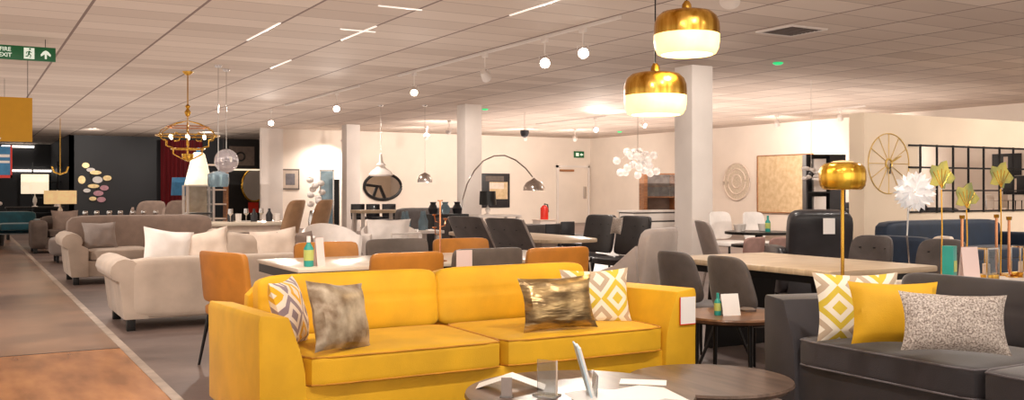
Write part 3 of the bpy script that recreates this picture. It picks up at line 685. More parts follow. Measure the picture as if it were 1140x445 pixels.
for sx in (-1, 1):
    for sy in (-1, 1): build('foot', MB().box(sx * .25 - .02, sx * .25 + .02, sy * .28 - .02, sy * .28 + .02, 0, .14), M_dark, pf)

# ================================================================ LAMPS, TABLES in the left background
def table(name, label, x0, x1, y0, y1, z, m, legm=None, th=.04, cat='table', apron=None):
    t = thing(name, label, cat, ((x0 + x1) / 2, (y0 + y1) / 2, 0)); a, b_ = (x1 - x0) / 2, (y1 - y0) / 2
    build('table_top', MB().box(-a, a, -b_, b_, z - th, z, .006), m, t)
    if apron: build('apron', MB().box(-a + .03, a - .03, -b_ + .03, b_ - .03, z - th - .1, z - th), apron, t)
    for sx in (-1, 1):
        for sy in (-1, 1): build('leg', MB().box(sx * (a - .06) - .03, sx * (a - .06) + .03, sy * (b_ - .06) - .03, sy * (b_ - .06) + .03, 0, z - th), legm or m, t)
    return t
def table_lamp(label, loc, mshade, hbase, r, hs, mbase=M_white, sq=False, light=0):
    t = thing('table_lamp', label, 'lamp', loc)
    build('base', MB().lathe([(0, 0), (.07, 0), (.07, .01), (.02, .03), (.05, hbase * .4), (.045, hbase * .6), (.012, hbase * .85), (.01, hbase), (0, hbase)], 20), mbase, t)
    build('lamp_shade', MB().box(-r, r, -r * .6, r * .6, hbase, hbase + hs, .004) if sq else MB().lathe([(r, hbase), (r * .92, hbase + hs), (0, hbase + hs)], 28), mshade, t)
    return t
wt = table('side_table', 'orange wooden side table behind the aisle sofa', 1.42, 2.12, 22.0, 22.6, .62, M_wood, cat='side table', apron=M_wood)
table_lamp('beige drum table lamp on the orange wooden table', (1.78, 22.3, .62), M_shadeb, .30, .3, .28, sq=True)
t = table('console_table', 'dark console holding the lit white lamp in the dark corner', .9, 2.2, 26.3, 26.8, .8, M_dark, cat='console table')
table_lamp('lit white square shaded lamp on the dark console', (1.55, 26.55, .8), M_shade, .32, .3, .48, sq=True)
t = thing('figurine', 'small white figurine on the dark console', 'ornament', (2.05, 26.5, .8)); build('body', MB().lathe([(0, 0), (.08, 0), (.05, .1), (.09, .2), (.04, .32), (.05, .38), (0, .42)], 14), M_white, t)
t = thing('flower_vase', 'white flowers in a vase beside the teal sofa', 'vase', (.65, 23.6, 0))
build('vase', MB().lathe([(0, 0), (.12, 0), (.15, .3), (.08, .6), (.1, .7), (0, .7)], 14), M_dark, t)
mb = MB()
for k in range(9): mb.puff((random.uniform(-.2, .2), random.uniform(-.1, .1), random.uniform(.74, .92)), .07, .07, .05, 2, 2)
build('blooms', mb, M_creamw, t)
# back dining table with glassware (before the black wall)
table('dining_table', 'dark narrow table with glassware behind the taupe sofa', 1.5, 3.1, 15.8, 16.5, .72, M_taupe, M_dark)
for k in range(7):
    t = build('wine_glass', MB().lathe([(0, 0), (.035, 0), (.035, .004), (.005, .01), (.005, .07), (.035, .1), (.04, .14), (.034, .17)], 12), M_chrome)
    t.location = (1.62 + k * .17, 15.95 + .07 * (k % 2), .72)
    tag(t, 'small glass standing in a row on the dark narrow table', 'glass', 'glasses on the dark narrow table')
# chairs between blue lamp and cream table
bl = thing('table_lamp', 'blue and white drum lamp before the dark red curtain', 'lamp', (4.95, 25.4, .75)); bx = (4.95, 25.4)
build('base', MB().lathe([(0, 0), (.1, 0), (.05, .15), (.09, .25), (.02, .33), (0, .33)], 16), M_white, bl)
build('lamp_shade', MB().lathe([(.38, .33), (.35, .78), (0, .76)], 24), M_blue, bl)
table('side_table', 'dark square side table under the blue lamp', 4.6, 5.3, 25.1, 25.7, .75, M_dark, cat='side table')
ac = chair('armchair', 'beige high back armchair left of the pair below the blue lamp', (3.05, 19.6, 0), -.5, M_taupe, .62, .42, 1.0, .2, .1, .08, th=.12, bot=.2, arms=True, cat='armchair', depth=.6, group='armchairs below the blue lamp')
dup(ac, 'beige high back armchair right of the pair below the blue lamp', (3.72, 20.3, 0), -.5)
# curtain and wall art, black wall
mb = MB(); X0, X1 = atY(179, 36.6)[0], atY(226, 36.6)[0]; n = 40; fr = []
pts = [(X0 + (X1 - X0) * i / n, 36.6 + .06 * math.sin(i * 1.6)) for i in range(n + 1)] + [(X0 + (X1 - X0) * i / n, 36.66 + .06 * math.sin(i * 1.6)) for i in range(n, -1, -1)]
mb.prism(pts, 'z', .02, 3.05); tag(build('curtain', mb, M_redc), 'dark red full length curtain beside the black wall', 'curtain')
art = thing('wall_sculpture', 'cluster of gold, white and pink discs on the black wall', 'wall art', (atY(104, YB)[0], YB - .03, zat(203, 34.0)))
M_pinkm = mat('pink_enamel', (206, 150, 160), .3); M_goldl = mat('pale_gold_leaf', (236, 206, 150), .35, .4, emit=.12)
for k, (dx, dy, sx, sz, mm) in enumerate([(-8, 19, 5, 4, 0), (-3, 14, 6, 3, 1), (2, 11, 8, 3, 0), (-12, 3, 5, 6, 0), (4, 3, 7, 5, 1), (14, 5, 6, 4, 0), (0, -4, 8, 3, 0), (11, -6, 6, 4, 2), (-7, -9, 5, 3, 1), (5, -12, 7, 4, 2), (8, -19, 6, 4, 2), (-1, -18, 5, 3, 0)]):
    s = 1 / 31.5
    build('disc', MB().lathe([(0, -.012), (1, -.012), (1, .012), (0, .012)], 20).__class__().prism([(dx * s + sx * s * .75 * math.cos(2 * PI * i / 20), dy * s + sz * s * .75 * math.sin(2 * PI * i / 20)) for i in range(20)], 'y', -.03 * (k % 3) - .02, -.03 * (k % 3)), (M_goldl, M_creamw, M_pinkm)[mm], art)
build('backbone', MB().tube([(-.25, 0, .6), (0, 0, 0), (.25, 0, -.6)], .012, 6), M_dark, art)
# things in the dark corner
t = thing('poster', 'red and blue framed print hanging at the left edge', 'poster', (*at(5, 16.8), 1.72), 0)
build('print', MB().box(-.22, .1, -.01, .01, -.25, .25), M_blue, t); build('frame', MB().box(-.24, .12, -.015, .012, -.30, -.25).box(.09, .12, -.015, .012, -.3, .27), M_red, t)
build('stripe', MB().box(-.2, .08, -.012, -.01, .06, .11).box(-.2, .08, -.012, -.01, -.04, 0), M_paper, t)
build('wire', MB().tube([(0, 0, .25), (0, 0, CEIL - 1.72)], .003, 5), M_dark, t)
for px, py, w, lb in ((20, 163, .6, 'short linear light high in the dark corner'), (37, 190, .8, 'linear shelf light above the white lamp')):
    x, y = atY(px, YD - .1); t = build('linear_light', MB().box(-w, w, -.06, .06, -.04, .04, .01), M_lstrip); t.location = (x, y, zat(py, y / F2(px)[1])); tag(t, lb, 'light')
t = thing('hook_pendant', 'curved brass pendant hanging in the dark corner', 'pendant light', (*at(67, 26), 1.7))
build('arm', MB().tube([(-.2, 0, .15), (-.15, 0, 0), (0, 0, -.06), (.15, 0, 0), (.2, 0, .15)], .025, 8), M_gold, t); build('rod', MB().tube([(0, 0, -.05), (0, 0, CEIL - 1.7)], .008, 6), M_gold, t)
for i, (px, w) in enumerate(((50, .9), (72, .5))):
    x, y = atY(px, 42 - i * 2); t = thing('shelf_unit', ('tall black shelf unit far back in the dark corner, left one', 'tall black shelf unit far back in the dark corner, right one')[i], 'shelf', (x, y, 0))
    build('side_panel', MB().box(-w / 2, -w / 2 + .04, 0, .35, 0, 2.3), M_dark, t); build('side_panel', MB().box(w / 2 - .04, w / 2, 0, .35, 0, 2.3), M_dark, t)
    for z in (.3, .9, 1.5, 2.1): build('shelf', MB().box(-w / 2 + .04, w / 2 - .04, 0, .35, z, z + .04), M_dark, t)
# exit sign
ex, ey = at(62, 12.5); ez1 = zat(53.5, 12.5); ez0 = zat(69, 12.5); sw = .92; sh_ = ez1 - ez0
sg = thing('exit_sign', 'green fire exit sign with running man and arrow hanging at upper left', 'sign', (ex - sw, ey, ez0))
build('board', MB().box(0, sw, 0, .03, 0, sh_, .003), M_green, sg)
for xx in (.12, .8): build('hanger', MB().tube([(xx, .015, sh_), (xx, .015, CEIL - ez0)], .004, 6), M_dark, sg)
def sx_(px): return sw - (62 - px) / (1.104 * F / 12.5)
text_part('lettering', 'FIRE', .072, M_signw, sg, (sx_(7), -.003, sh_ * .70), (PI / 2, 0, 0)); text_part('lettering', 'EXIT', .072, M_signw, sg, (sx_(7), -.003, sh_ * .30), (PI / 2, 0, 0))
x0 = sx_(27); x1_ = sx_(38.5)
build('doorway_symbol', MB().box(x0, x1_, -.004, 0, .02, sh_ - .02), M_signw, sg)
xm = (x0 + x1_) / 2
build('running_man', MB().tube([(xm + .005, -.006, .12), (xm - .005, -.006, .085)], .011, 6).tube([(xm - .005, -.006, .085), (xm + .02, -.006, .065), (xm + .012, -.006, .035)], .007, 6).tube([(xm - .005, -.006, .085), (xm - .015, -.006, .055), (xm - .04, -.006, .05)], .007, 6)
      .tube([(xm, -.006, .115), (xm - .028, -.006, .105), (xm - .035, -.006, .085)], .005, 6).tube([(xm, -.006, .115), (xm + .03, -.006, .10)], .005, 6).puff((xm + .01, -.006, .145), .012, .005, .012, 2, 2), M_green, sg)
xa = sx_(51)
build('arrow_symbol', MB().prism([(xa - .012, .03), (xa - .012, .09), (xa - .055, .06), (xa - .06, .085), (xa - .03, .125), (xa, .14), (xa + .03, .125), (xa + .06, .085), (xa + .055, .06), (xa + .012, .09), (xa + .012, .03)], 'y', -.005, 0), M_signw, sg)
# yellow hanging board
yx, yy_ = at(36, 14.0)
yb = thing('hanging_board', 'plain ochre yellow board hanging below the exit sign', 'sign', (yx, yy_, 1.905))
build('board', MB().box(-.95, 0, 0, .02, 0, .64), M_ochre, yb)
for xx in (-.8, -.06): build('hanger', MB().tube([(xx, .01, .64), (xx, .01, CEIL - 1.905)], .004, 6), M_dark, yb)
build('logo_mark', MB().prism([(-.56, .02), (-.42, .02), (-.40, .05), (-.5, .075), (-.58, .05)], 'y', -.003, 0), M_paper, yb)

# ================================================================ CHANDELIER
hx_, hy_ = at(209, 15.8)
ch = thing('chandelier', 'large gold wirework chandelier with ring of bulbs at upper left', 'chandelier', (hx_, hy_, 1.68))
t0 = CEIL - 1.68
build('ceiling_rose', MB().lathe([(0, t0), (.09, t0), (.07, t0 - .03), (.03, t0 - .06), (0, t0 - .06)], 20), M_gold, ch)
build('rod', MB().tube([(0, 0, t0 - .05), (0, 0, .1)], .010, 8), M_gold, ch)
build('finial', MB().lathe([(0, .72), (.03, .74), (.055, .8), (.02, .86), (.045, .9), (.0, .95)], 14), M_gold, ch)
def zring(R, z, n=40): return [(R * math.cos(2 * PI * k / n), R * math.sin(2 * PI * k / n), z) for k in range(n)]
build('outer_ring', MB().tube(zring(.5, .42), .010, 8, True), M_gold, ch); build('upper_ring', MB().tube(zring(.34, .56), .010, 8, True), M_copper, ch); build('lower_ring', MB().tube(zring(.26, .2), .010, 8, True), M_gold, ch)
for k in range(6):
    a = .3 + 2 * PI * k / 6; ca, sa = math.cos(a), math.sin(a)
    def q(r, z): return (r * ca, r * sa, z)
    build('arm', MB().tube([q(.02, .66), q(.2, .62), q(.34, .56), q(.46, .49), q(.5, .42), q(.46, .36), q(.38, .34), q(.38, .25), q(.26, .22), q(.26, .12), q(.14, .06), q(.0, .0)], .008, 6), M_gold, ch)
    build('scroll', MB().tube([q(.16, .34), q(.12, .42), q(.2, .47), q(.28, .42), q(.24, .33), q(.16, .34)], .007, 6), M_gold, ch)
    build('bulb', MB().lathe([(0, 0), (.02, .01), (.028, .04), (.012, .08), (0, .09)], 10, q(.3, .36)), M_bulbs, ch)
build('basket', MB().lathe([(0, 0), (.05, .01), (.09, .06), (.1, .12)], 20), M_gold, ch)
# glass globe pendant, white pendant, chrome pendant
def cord_pendant(name, label, px, d, py0, prof, m, extra=None):
    x, y = at(px, d); z = zat(py0, d); t = thing(name, label, 'pendant light', (x, y, z))
    build('shade', MB().lathe(prof, 32), m, t); hz = max(p[1] for p in prof)
    build('cord', MB().tube([(0, 0, hz), (0, 0, CEIL - z - .02)], .006, 6), M_chrome, t); build('ceiling_rose', MB().lathe([(0, CEIL - z), (.06, CEIL - z), (.05, CEIL - z - .03), (0, CEIL - z - .03)], 16), M_chrome, t)
    return t
sph = lambda r, a0=0, n=12: [(r * math.sin(a0 + (PI - a0) * k / n) + 0, r - r * math.cos(a0 + (PI - a0) * k / n)) for k in range(n + 1)]
t = cord_pendant('globe_pendant', 'smoky mirrored glass globe pendant right of the chandelier', 252, 15.5, 192, [(.02, 0)] + sph(.19)[1:-1] + [(.02, .38)], M_smoke)
t = cord_pendant('cone_pendant', 'tiered cream cone pendant above the oval mirror', 424, 22, 196, [(.24, 0), (.28, .03), (.22, .12), (.12, .18), (.09, .22), (.11, .26), (.05, .32), (.03, .5), (0, .52)], M_white)
t = cord_pendant('dome_pendant', 'small chrome dome pendant right of the oval mirror', 473, 22, 203, [(.17, 0), (.17, .06), (.12, .17), (.03, .22), (0, .23)], M_chrome)
t = cord_pendant('lantern_pendant', 'pale blue glass lantern pendant below the smoky globe', 243, 15.0, 208, [(.14, 0), (.16, .05), (.16, .2), (.08, .24), (0, .25)], M_bglass)
# bubble glass chandelier
bx_, by_ = at(710, 24); bz = 1.95
bc = thing('bubble_chandelier', 'pale chandelier of clear glass bubbles left of the main column', 'chandelier', (bx_, by_, bz))
build('rod', MB().tube([(0, 0, .2), (0, 0, CEIL - bz)], .01, 6), M_chrome, bc); build('ceiling_rose', MB().lathe([(0, CEIL - bz), (.12, CEIL - bz), (.1, CEIL - bz - .04), (0, CEIL - bz - .04)], 16), M_chrome, bc)
M_bub = mat('frosted_bubble_glass', (248, 244, 240), .15, 0, trans=.6, emit=.04, ecol=(255, 244, 232))
for k in range(22):
    a = k * 2.4; r = .1 + .5 * ((k * 7) % 22) / 22; p = (r * math.cos(a), r * math.sin(a), .25 * math.sin(k * 1.7) + .05 - r * .3)
    build('glass_bubble', MB().puff(p, .10, .10, .10, 2, 3), M_bub, bc)
    if k % 2: build('arm', MB().tube([(0, 0, .25), p], .006, 5), M_chrome, bc)

# ================================================================ LEFT-CENTRE background displays
table('dining_table', 'cream marble dining table with thick top and glassware', 2.95, 4.45, 14.55, 15.5, .72, M_stop, M_cream, .05, apron=M_cream)
for k in range(9):
    x = 3.55 + .09 * k; y = 14.9 + .12 * ((k * 3) % 4); kind = k % 3
    prof = [[(0, 0), (.04, 0), (.04, .005), (.006, .01), (.006, .09), (.04, .13), (.035, .2)], [(0, 0), (.05, 0), (.055, .1), (.02, .16), (.02, .2), (0, .2)], [(0, 0), (.045, 0), (.05, .12), (0, .12)]][kind]
    t = build(('wine_glass', 'carafe', 'tumbler')[kind], MB().lathe(prof, 14), (M_chrome, M_blk, M_white)[kind]); t.location = (x, y, .72)
    tag(t, ('silvery wine glass on the cream marble table', 'dark carafe on the cream marble table', 'white tumbler on the cream marble table')[kind], ('glass', 'carafe', 'cup')[kind], ('wine glasses on the marble table', 'carafes on the marble table', 'tumblers on the marble table')[kind])
cc_ = chair('dining_chair', 'camel high back dining chair, left of the leaning pair', (3.50, 12.45, 0), -2.35, M_tanf, .42, .46, 1.08, .28, .1, .05, th=.09, group='camel high back chairs', k=6, bot=.3)
dup(cc_, 'camel high back dining chair, right of the leaning pair', (3.98, 12.75, 0), -2.35)
# white glass display cabinet with cone lamp
dx_, dy_ = at(221, 18.5)
dc = thing('display_cabinet', 'white framed glass display cabinet below the cone lamp', 'cabinet', (dx_, dy_, 0))
for sx in (-1, 1):
    for sy in (-1, 1): build('post', MB().box(sx * .24 - .02, sx * .24 + .02, sy * .2 - .02, sy * .2 + .02, 0, 1.3), M_white, dc)
for z in (.3, .75, 1.28): build('shelf', MB().box(-.24, .24, -.2, .2, z, z + .03), M_white, dc)
build('pane', MB().box(-.22, .22, -.205, -.2, .33, 1.28), M_glass, dc); build('wicker_panel', MB().box(-.2, .2, .19, .2, .33, 1.28), M_map, dc)
t = thing('cone_lamp', 'white tapering lantern lamp standing on the display cabinet', 'lamp', (dx_, dy_, 1.31)); build('lamp_shade', MB().lathe([(.26, 0), (.12, .58), (.08, .62), (0, .62)], 24), M_shade, t); build('cap', MB().lathe([(.04, .62), (.04, .7), (0, .72)], 12), M_blue, t)
wx, wy = at(238, 20)
t = thing('shelf_unit', 'pale wooden shelf unit beside the glass display cabinet', 'shelf', (wx, wy, 0)); 
build('side_panel', MB().box(-.3, -.26, 0, .3, 0, 1.75), M_wood, t); build('side_panel', MB().box(.26, .3, 0, .3, 0, 1.75), M_wood, t)
for z in (.3, .6, .9, 1.2, 1.5, 1.72): build('shelf', MB().box(-.26, .26, 0, .3, z, z + .03), M_cream, t)
# dark display with round mirror
x0_, x1q = atY(249, 33)[0], atY(289, 33)[0]
dp = thing('display_stand', 'dark display stand with lit shelf and round gold mirror', 'display', ((x0_ + x1q) / 2, 33, 0)); hw = (x1q - x0_) / 2
build('panel', MB().box(-hw, hw, 0, .1, 0, 2.95), M_dark, dp); build('lit_shelf', MB().box(-hw, hw * .9, -.3, 0, 1.88, 1.93), M_shade, dp); build('brown_niche', MB().box(-hw * .7, hw * .7, -.02, 0, 2.05, 2.7), M_brownf, dp)
build('speaker_ring', MB().tube([(-.05 + .14 * math.cos(k * PI / 8), -.03, 2.35 + .14 * math.sin(k * PI / 8)) for k in range(16)], .03, 6, True), M_dark, dp)
t = thing('round_mirror', 'round gold rimmed mirror on the dark display panel', 'mirror', (x1q - .2, 32.92, 1.38)); build('rim', MB().tube([(.42 * math.cos(k * PI / 16), 0, .55 * math.sin(k * PI / 16)) for k in range(32)], .035, 6, True), M_gold, t)
build('mirror_glass', MB().prism([(.42 * math.cos(k * PI / 16), .55 * math.sin(k * PI / 16)) for k in range(32)], 'y', -.01, .01), M_mirror, t)
t = thing('poster', 'red panel below the round mirror', 'poster', (x1q - .25, 32.95, .45)); build('print', MB().box(-.15, .2, -.01, .01, 0, .35), M_red, t); build('frame', MB().box(-.17, .22, 0, .02, -.02, .37), M_dark, t)
# framed picture on far wall
px0, px1 = atY(312.5, YF)[0], atY(333, YF)[0]; d = YF / F2(323)[1]; z0_, z1_ = zat(211, d), zat(188, d)
t = thing('framed_picture', 'grey botanical picture in dark frame on the cream far wall', 'picture', ((px0 + px1) / 2, YF - .03, (z0_ + z1_) / 2)); w = (px1 - px0) / 2; hh = (z1_ - z0_) / 2
build('frame', MB().box(-w, w, 0, .03, -hh, hh), M_gleath, t); build('mount', MB().box(-w * .86, w * .86, -.005, 0, -hh * .86, hh * .86), M_beigef, t); build('picture', MB().box(-w * .5, w * .5, -.01, -.005, -hh * .55, hh * .55), M_greyp, t)
# silver/white objects near px 345-375
sx1, sy1 = at(352, 14.5)
t = thing('sculpture_stand', 'white branching sculpture on a silver plinth left of a column', 'sculpture', (sx1, sy1, 0))
build('plinth', MB().lathe([(0, 0), (.14, 0), (.1, .3), (.12, .75), (.09, .9), (0, .9)], 20), M_chrome, t)
mb = MB()
for k in range(10): a = k * 2.4; mb.puff((.09 * math.cos(a), .09 * math.sin(a), .95 + k * .045), .055, .055, .045, 2, 3)
build('sculpture', mb, M_creamw, t)
sx1, sy1 = at(364, 15)
t = thing('standing_mirror', 'tall silver framed standing mirror left of the column', 'mirror', (sx1, sy1, 0), -.4); build('mirror_glass', MB().box(-.09, .09, -.01, .01, .05, 1.5), M_bglass, t); build('frame', MB().box(-.11, -.09, -.02, .02, 0, 1.52).box(.09, .11, -.02, .02, 0, 1.52).box(-.11, .11, -.02, .02, 1.5, 1.53), M_chrome, t)
build('foot', MB().box(-.11, .11, -.12, .12, 0, .02), M_chrome, t)
sx1, sy1 = at(372, 15.6)
t = thing('display_stand', 'narrow black panel directly left of the column', 'display', (sx1, sy1, 0)); build('panel', MB().box(-.08, .08, -.03, .03, 0, 1.38, .004), M_dark, t); build('foot', MB().box(-.1, .1, -.1, .1, 0, .02), M_dark, t)
# oval mirror
mx0, mx1 = atY(405, YF)[0], atY(446, YF)[0]; d = YF / F2(425)[1]; zc = zat(207.5, d); a_ = (mx1 - mx0) / 2; b2 = 14.5 / F * d
t = thing('oval_mirror', 'oval black framed mirror on the cream far wall', 'mirror', ((mx0 + mx1) / 2, YF - .04, zc))
build('frame', MB().tube([(a_ * math.cos(k * PI / 20), 0, b2 * math.sin(k * PI / 20)) for k in range(40)], .05, 8, True), M_dark, t)
build('mirror_glass', MB().prism([(a_ * math.cos(k * PI / 20), b2 * math.sin(k * PI / 20)) for k in range(40)], 'y', 0, .02), M_mirror, t)
build('ornament_bar', MB().tube([(-a_ * .9, -.03, .05), (-.1, -.03, .0), (a_ * .1, -.03, -b2 * .9)], .05, 6).tube([(-a_ * .5, -.03, -b2 * .75), (-a_ * .3, -.03, .02)], .04, 6), M_dark, t)
# cream tub chairs
def tub(label, px, d, w, m, rz):
    x, y = at(px, d); t = thing('tub_chair', label, 'armchair', (x, y, 0), rz, 'white tub chairs')
    pr = []
    n = 24
    out = [(w * math.cos(PI * k / n - .15), w * .9 * math.sin(PI * k / n * 1.1 - .15)) for k in range(n + 1)]
    mb = MB(); rings = []
    for k in range(n + 1):
        a = -.5 + (PI + 1.0) * k / n; ca, sa = math.cos(a), math.sin(a); zt = .70 + .12 * max(0, sa)
        ring = []
        for (r, z) in ((w * .85, .2), (w, .45), (w * 1.08, zt), (w * .98, zt + .02), (w * .86, .45), (w * .78, .2)): ring.append(mb.bm.verts.new((r * ca, r * sa, z)))
        rings.append(ring)
    for A, B in zip(rings, rings[1:]):
        for k in range(6): mb.bm.faces.new((A[k], A[(k + 1) % 6], B[(k + 1) % 6], B[k]))
    mb.bm.faces.new(rings[0]); mb.bm.faces.new(rings[-1][::-1])
    build('backrest', mb, m, t, 60); build('seat', MB().puff((0, -.03, .36), w * .8, w * .8, .1, 4, 6), m, t)
    legs4(t, (-w * .5, w * .5), (-w * .5, w * .5), .3, M_dark); return t
tub('white tub chair behind the tan chair near the turquoise bottle', 370, 10.4, .30, M_creamw, .1)
tub('white tub chair heaped with a pale throw, right of its twin', 436, 10.9, .32, M_creamw, -.1)
for px, s in ((415, .28), (445, .26)):
    x, y = at(px, 10.4)
pillow('crumpled white throw cushion in the right tub chair', M_creamw, (*at(432, 10.75), .72), .5, .34, .2, -.3, -.5, .04)
# bar table and stools
x, y = at(420, 19)
bt = table('bar_table', 'high wooden bar table under the oval mirror', x - .45, x + .45, y - .3, y + .3, .82, M_wtop, M_white, .06)
for k, px in enumerate((401, 418, 436)):
    xx, yy2 = at(px, 20)
    t = thing('bar_stool', ('black bar stool behind the bar table, left one', 'black bar stool behind the bar table, middle one', 'black bar stool behind the bar table, right one')[k], 'stool', (xx, yy2, 0), 0, 'bar stools')
    build('seat', MB().box(-.15, .15, -.15, .15, .6, .66, .01), M_blk, t); build('backrest', MB().box(-.15, .15, .13, .16, .66, .92, .01), M_blk, t)
    for sx in (-1, 1):
        for sy in (-1, 1): build('leg', MB().tube([(sx * .16, sy * .16, 0), (sx * .12, sy * .12, .6)], .012, 6), M_white, t)
x, y = at(456, 17); simple_sofa('fabric_sofa', 'dark grey sofa beyond the bar table', x - .5, x + 1.0, y - .4, y + .4, .9, .7, M_gch, 1)
x, y = at(466, 13.2); table('side_table', 'white table carrying bluish bottles in the middle distance', x - .35, x + .25, y - .3, y + .3, .66, M_white, M_white, cat='side table')
for k, dx in enumerate((-.22, -.08, .08, .19)):
    t = build('glass_bottle', MB().lathe([(0, 0), (.05, 0), (.055, .12), (.03, .18), (.018, .26), (0, .26)], 14), M_bglass); t.location = (x + dx - .05, y + (-.1, .1, -.05, .12)[k], .66); tag(t, 'bluish glass bottle on the white side table', 'bottle', 'bottles on the white side table')
x, y = at(499, 14.5)
t = thing('sideboard', 'black sideboard behind the rose gold candlestick', 'sideboard', (x, y, 0)); build('body', MB().box(-.35, .25, -.2, .2, .1, .85, .01), M_dark, t)
for s in (-1, 1): build('door', MB().box(-.05 + s * .15 - .13, -.05 + s * .15 + .13, -.215, -.2, .15, .8, .004), M_gch, t)
for sx in (-.3, .2):
    for sy in (-.15, .15): build('leg', MB().box(sx - .02, sx + .02, sy - .02, sy + .02, 0, .1), M_dark, t)
for k in range(3):
    t = build('vase', MB().lathe([(0, 0), (.06, 0), (.08, .08), (.04, .15), (.05, .18), (0, .18)], 14), M_blk if k != 1 else M_bglass); t.location = (x - .25 + k * .2, y, .85)
    tag(t, 'small round vase standing on the black sideboard', 'vase', 'vases on the sideboard')
x, y = at(470, 9.3)
t = thing('wire_chair', 'white wire framed chair behind the tan far side chair', 'chair', (x, y, 0), .4)
build('seat', MB().puff((0, 0, .44), .2, .2, .03, 4, 5), M_creamw, t); build('backrest', MB().tube([(-.2, .18, .44), (-.2, .22, .78), (.2, .22, .78), (.2, .18, .44)], .014, 6).tube([(-.2, .2, .6), (.2, .2, .6)], .01, 6), M_creamw, t)
for sx in (-1, 1):
    for sy in (-1, 1): build('leg', MB().tube([(sx * .2, sy * .2, 0), (sx * .16, sy * .16, .44)], .012, 6), M_creamw, t)

# ================================================================ CENTRE
# arc lamp
d = 18.0; P = [(513, 262), (513, 240), (515, 222), (520, 205), (528, 190), (538, 179), (550, 173.5), (562, 173), (574, 178), (585, 187), (593, 197)]
ax0, ay0 = at(513, d); rt_ = Vector((.86863, -.49546, 0))
al = thing('arc_lamp', 'tall arching chrome floor lamp with dome shade', 'floor lamp', (ax0, ay0, 0), -YAW)
pp = [((px - 513) / F * d, 0, zat(py, d)) for px, py in P]
build('arc', MB().tube([(0, 0, .05)] + pp, .013, 8), M_chrome, al); build('base', MB().lathe([(0, 0), (.2, 0), (.2, .06), (0, .06)], 28), M_white, al)
sxx = (594.5 - 513) / F * d; sz = zat(212, d)
build('shade', MB().lathe([(.21, 0), (.2, .07), (.15, .15), (.06, .2), (.02, .23), (0, .24)], 28, (sxx, 0, sz)), M_chrome, al)
# picture and black lamp
px0, px1 = atY(533, YF)[0], atY(567, YF)[0]; d = YF / F2(550)[1]; z0_, z1_ = zat(231, d), zat(193, d); w = (px1 - px0) / 2; hh = (z1_ - z0_) / 2
t = thing('framed_picture', 'black framed picture with beige stripes on the far wall behind the arc lamp', 'picture', ((px0 + px1) / 2, YF - .04, (z0_ + z1_) / 2))
build('frame', MB().box(-w, w, 0, .04, -hh, hh, .01), M_blk, t); build('picture', MB().box(-w * .35, w * .85, -.005, 0, -hh * .5, hh * .5), M_map, t); build('band', MB().box(-w * .35, w * .6, -.01, -.005, hh * .1, hh * .45), M_cream, t); build('sheen', MB().box(-w * .6, w * .6, -.01, -.005, hh * .55, hh * .85), M_gleath, t)
x, y = at(543, 19)
table('side_table', 'white table beneath the black shaded lamp', x - .35, x + .6, y - .3, y + .3, .72, M_white, M_white, cat='side table')
t = table_lamp('black drum shaded lamp standing before the striped picture', (x, y, .72), M_dark, .2, .17, .27, M_white)
# table 3 and chairs
ct = thing('dining_table', 'pale oval ended dining table between dark high back chairs', 'table', (5.55, 9.6, 0))
pts = [(.45 * math.copysign(abs(math.cos(2 * PI * k / 40)) ** .5, math.cos(2 * PI * k / 40)), 1.25 * math.copysign(abs(math.sin(2 * PI * k / 40)) ** .6, math.sin(2 * PI * k / 40))) for k in range(40)]
build('table_top', MB().prism(pts, 'z', .655, .69, .004), M_wtop, ct); build('pedestal', MB().prism([(-.1, -.7), (.1, -.7), (.1, .7), (-.1, .7)], 'z', .03, .655), M_cream, ct); build('foot', MB().box(-.3, .3, -.8, .8, 0, .03), M_cream, ct)
k1 = chair('dining_chair', 'dark quilted high back chair with pale edges beside the arc lamp, nearer one', (5.02, 8.35, 0), PI / 2 + .2, M_gch, .60, .44, .93, .52, .05, .03, group='quilted high back chairs', k=9, buttons=3, trim=M_lgch)
dup(k1, 'grey quilted high back chair with pale edges below the arc lamp, further one', (4.98, 9.12, 0), PI / 2 + .2)
k2 = chair('dining_chair', 'black leather high back chair beyond the oval table, left one', (6.45, 9.55, 0), -PI / 2, M_blk, .62, .44, .91, .18, .04, .03, group='black leather high back chairs', k=9, buttons=3)
dup(k2, 'black leather high back chair beyond the oval table, right one', (6.45, 8.88, 0), -PI / 2)
t = pillow('silver grey cushion hung on the right black leather chair', M_speck, (6.48, 8.95, .80), .2, .2, .06, -.2, -PI / 2, .01)
x, y = at(610, 14); simple_sofa('fabric_sofa', 'low dark grey sofa near the fire extinguisher', x - 1.0, x + .6, y - .4, y + .4, .70, .55, M_gch, -1)
for k, px in enumerate((624, 640)):
    x, y = at(px, 12.6 + 1.0 * k); t = thing('side_chair', ('small dark chair with white legs behind the oval table, left one', 'small dark chair with white legs behind the oval table, right one')[k], 'chair', (x, y, 0), .2)
    build('seat', MB().box(-.13, .13, -.15, .15, .42, .46, .01), M_blk, t); build('backrest', MB().box(-.13, .13, .13, .16, .46, .76, .01), M_blk, t)
    for sx in (-1, 1):
        for sy in (-1, 1): build('leg', MB().tube([(sx * .15, sy * .17, 0), (sx * .12, sy * .13, .42)], .012, 6), M_white, t)
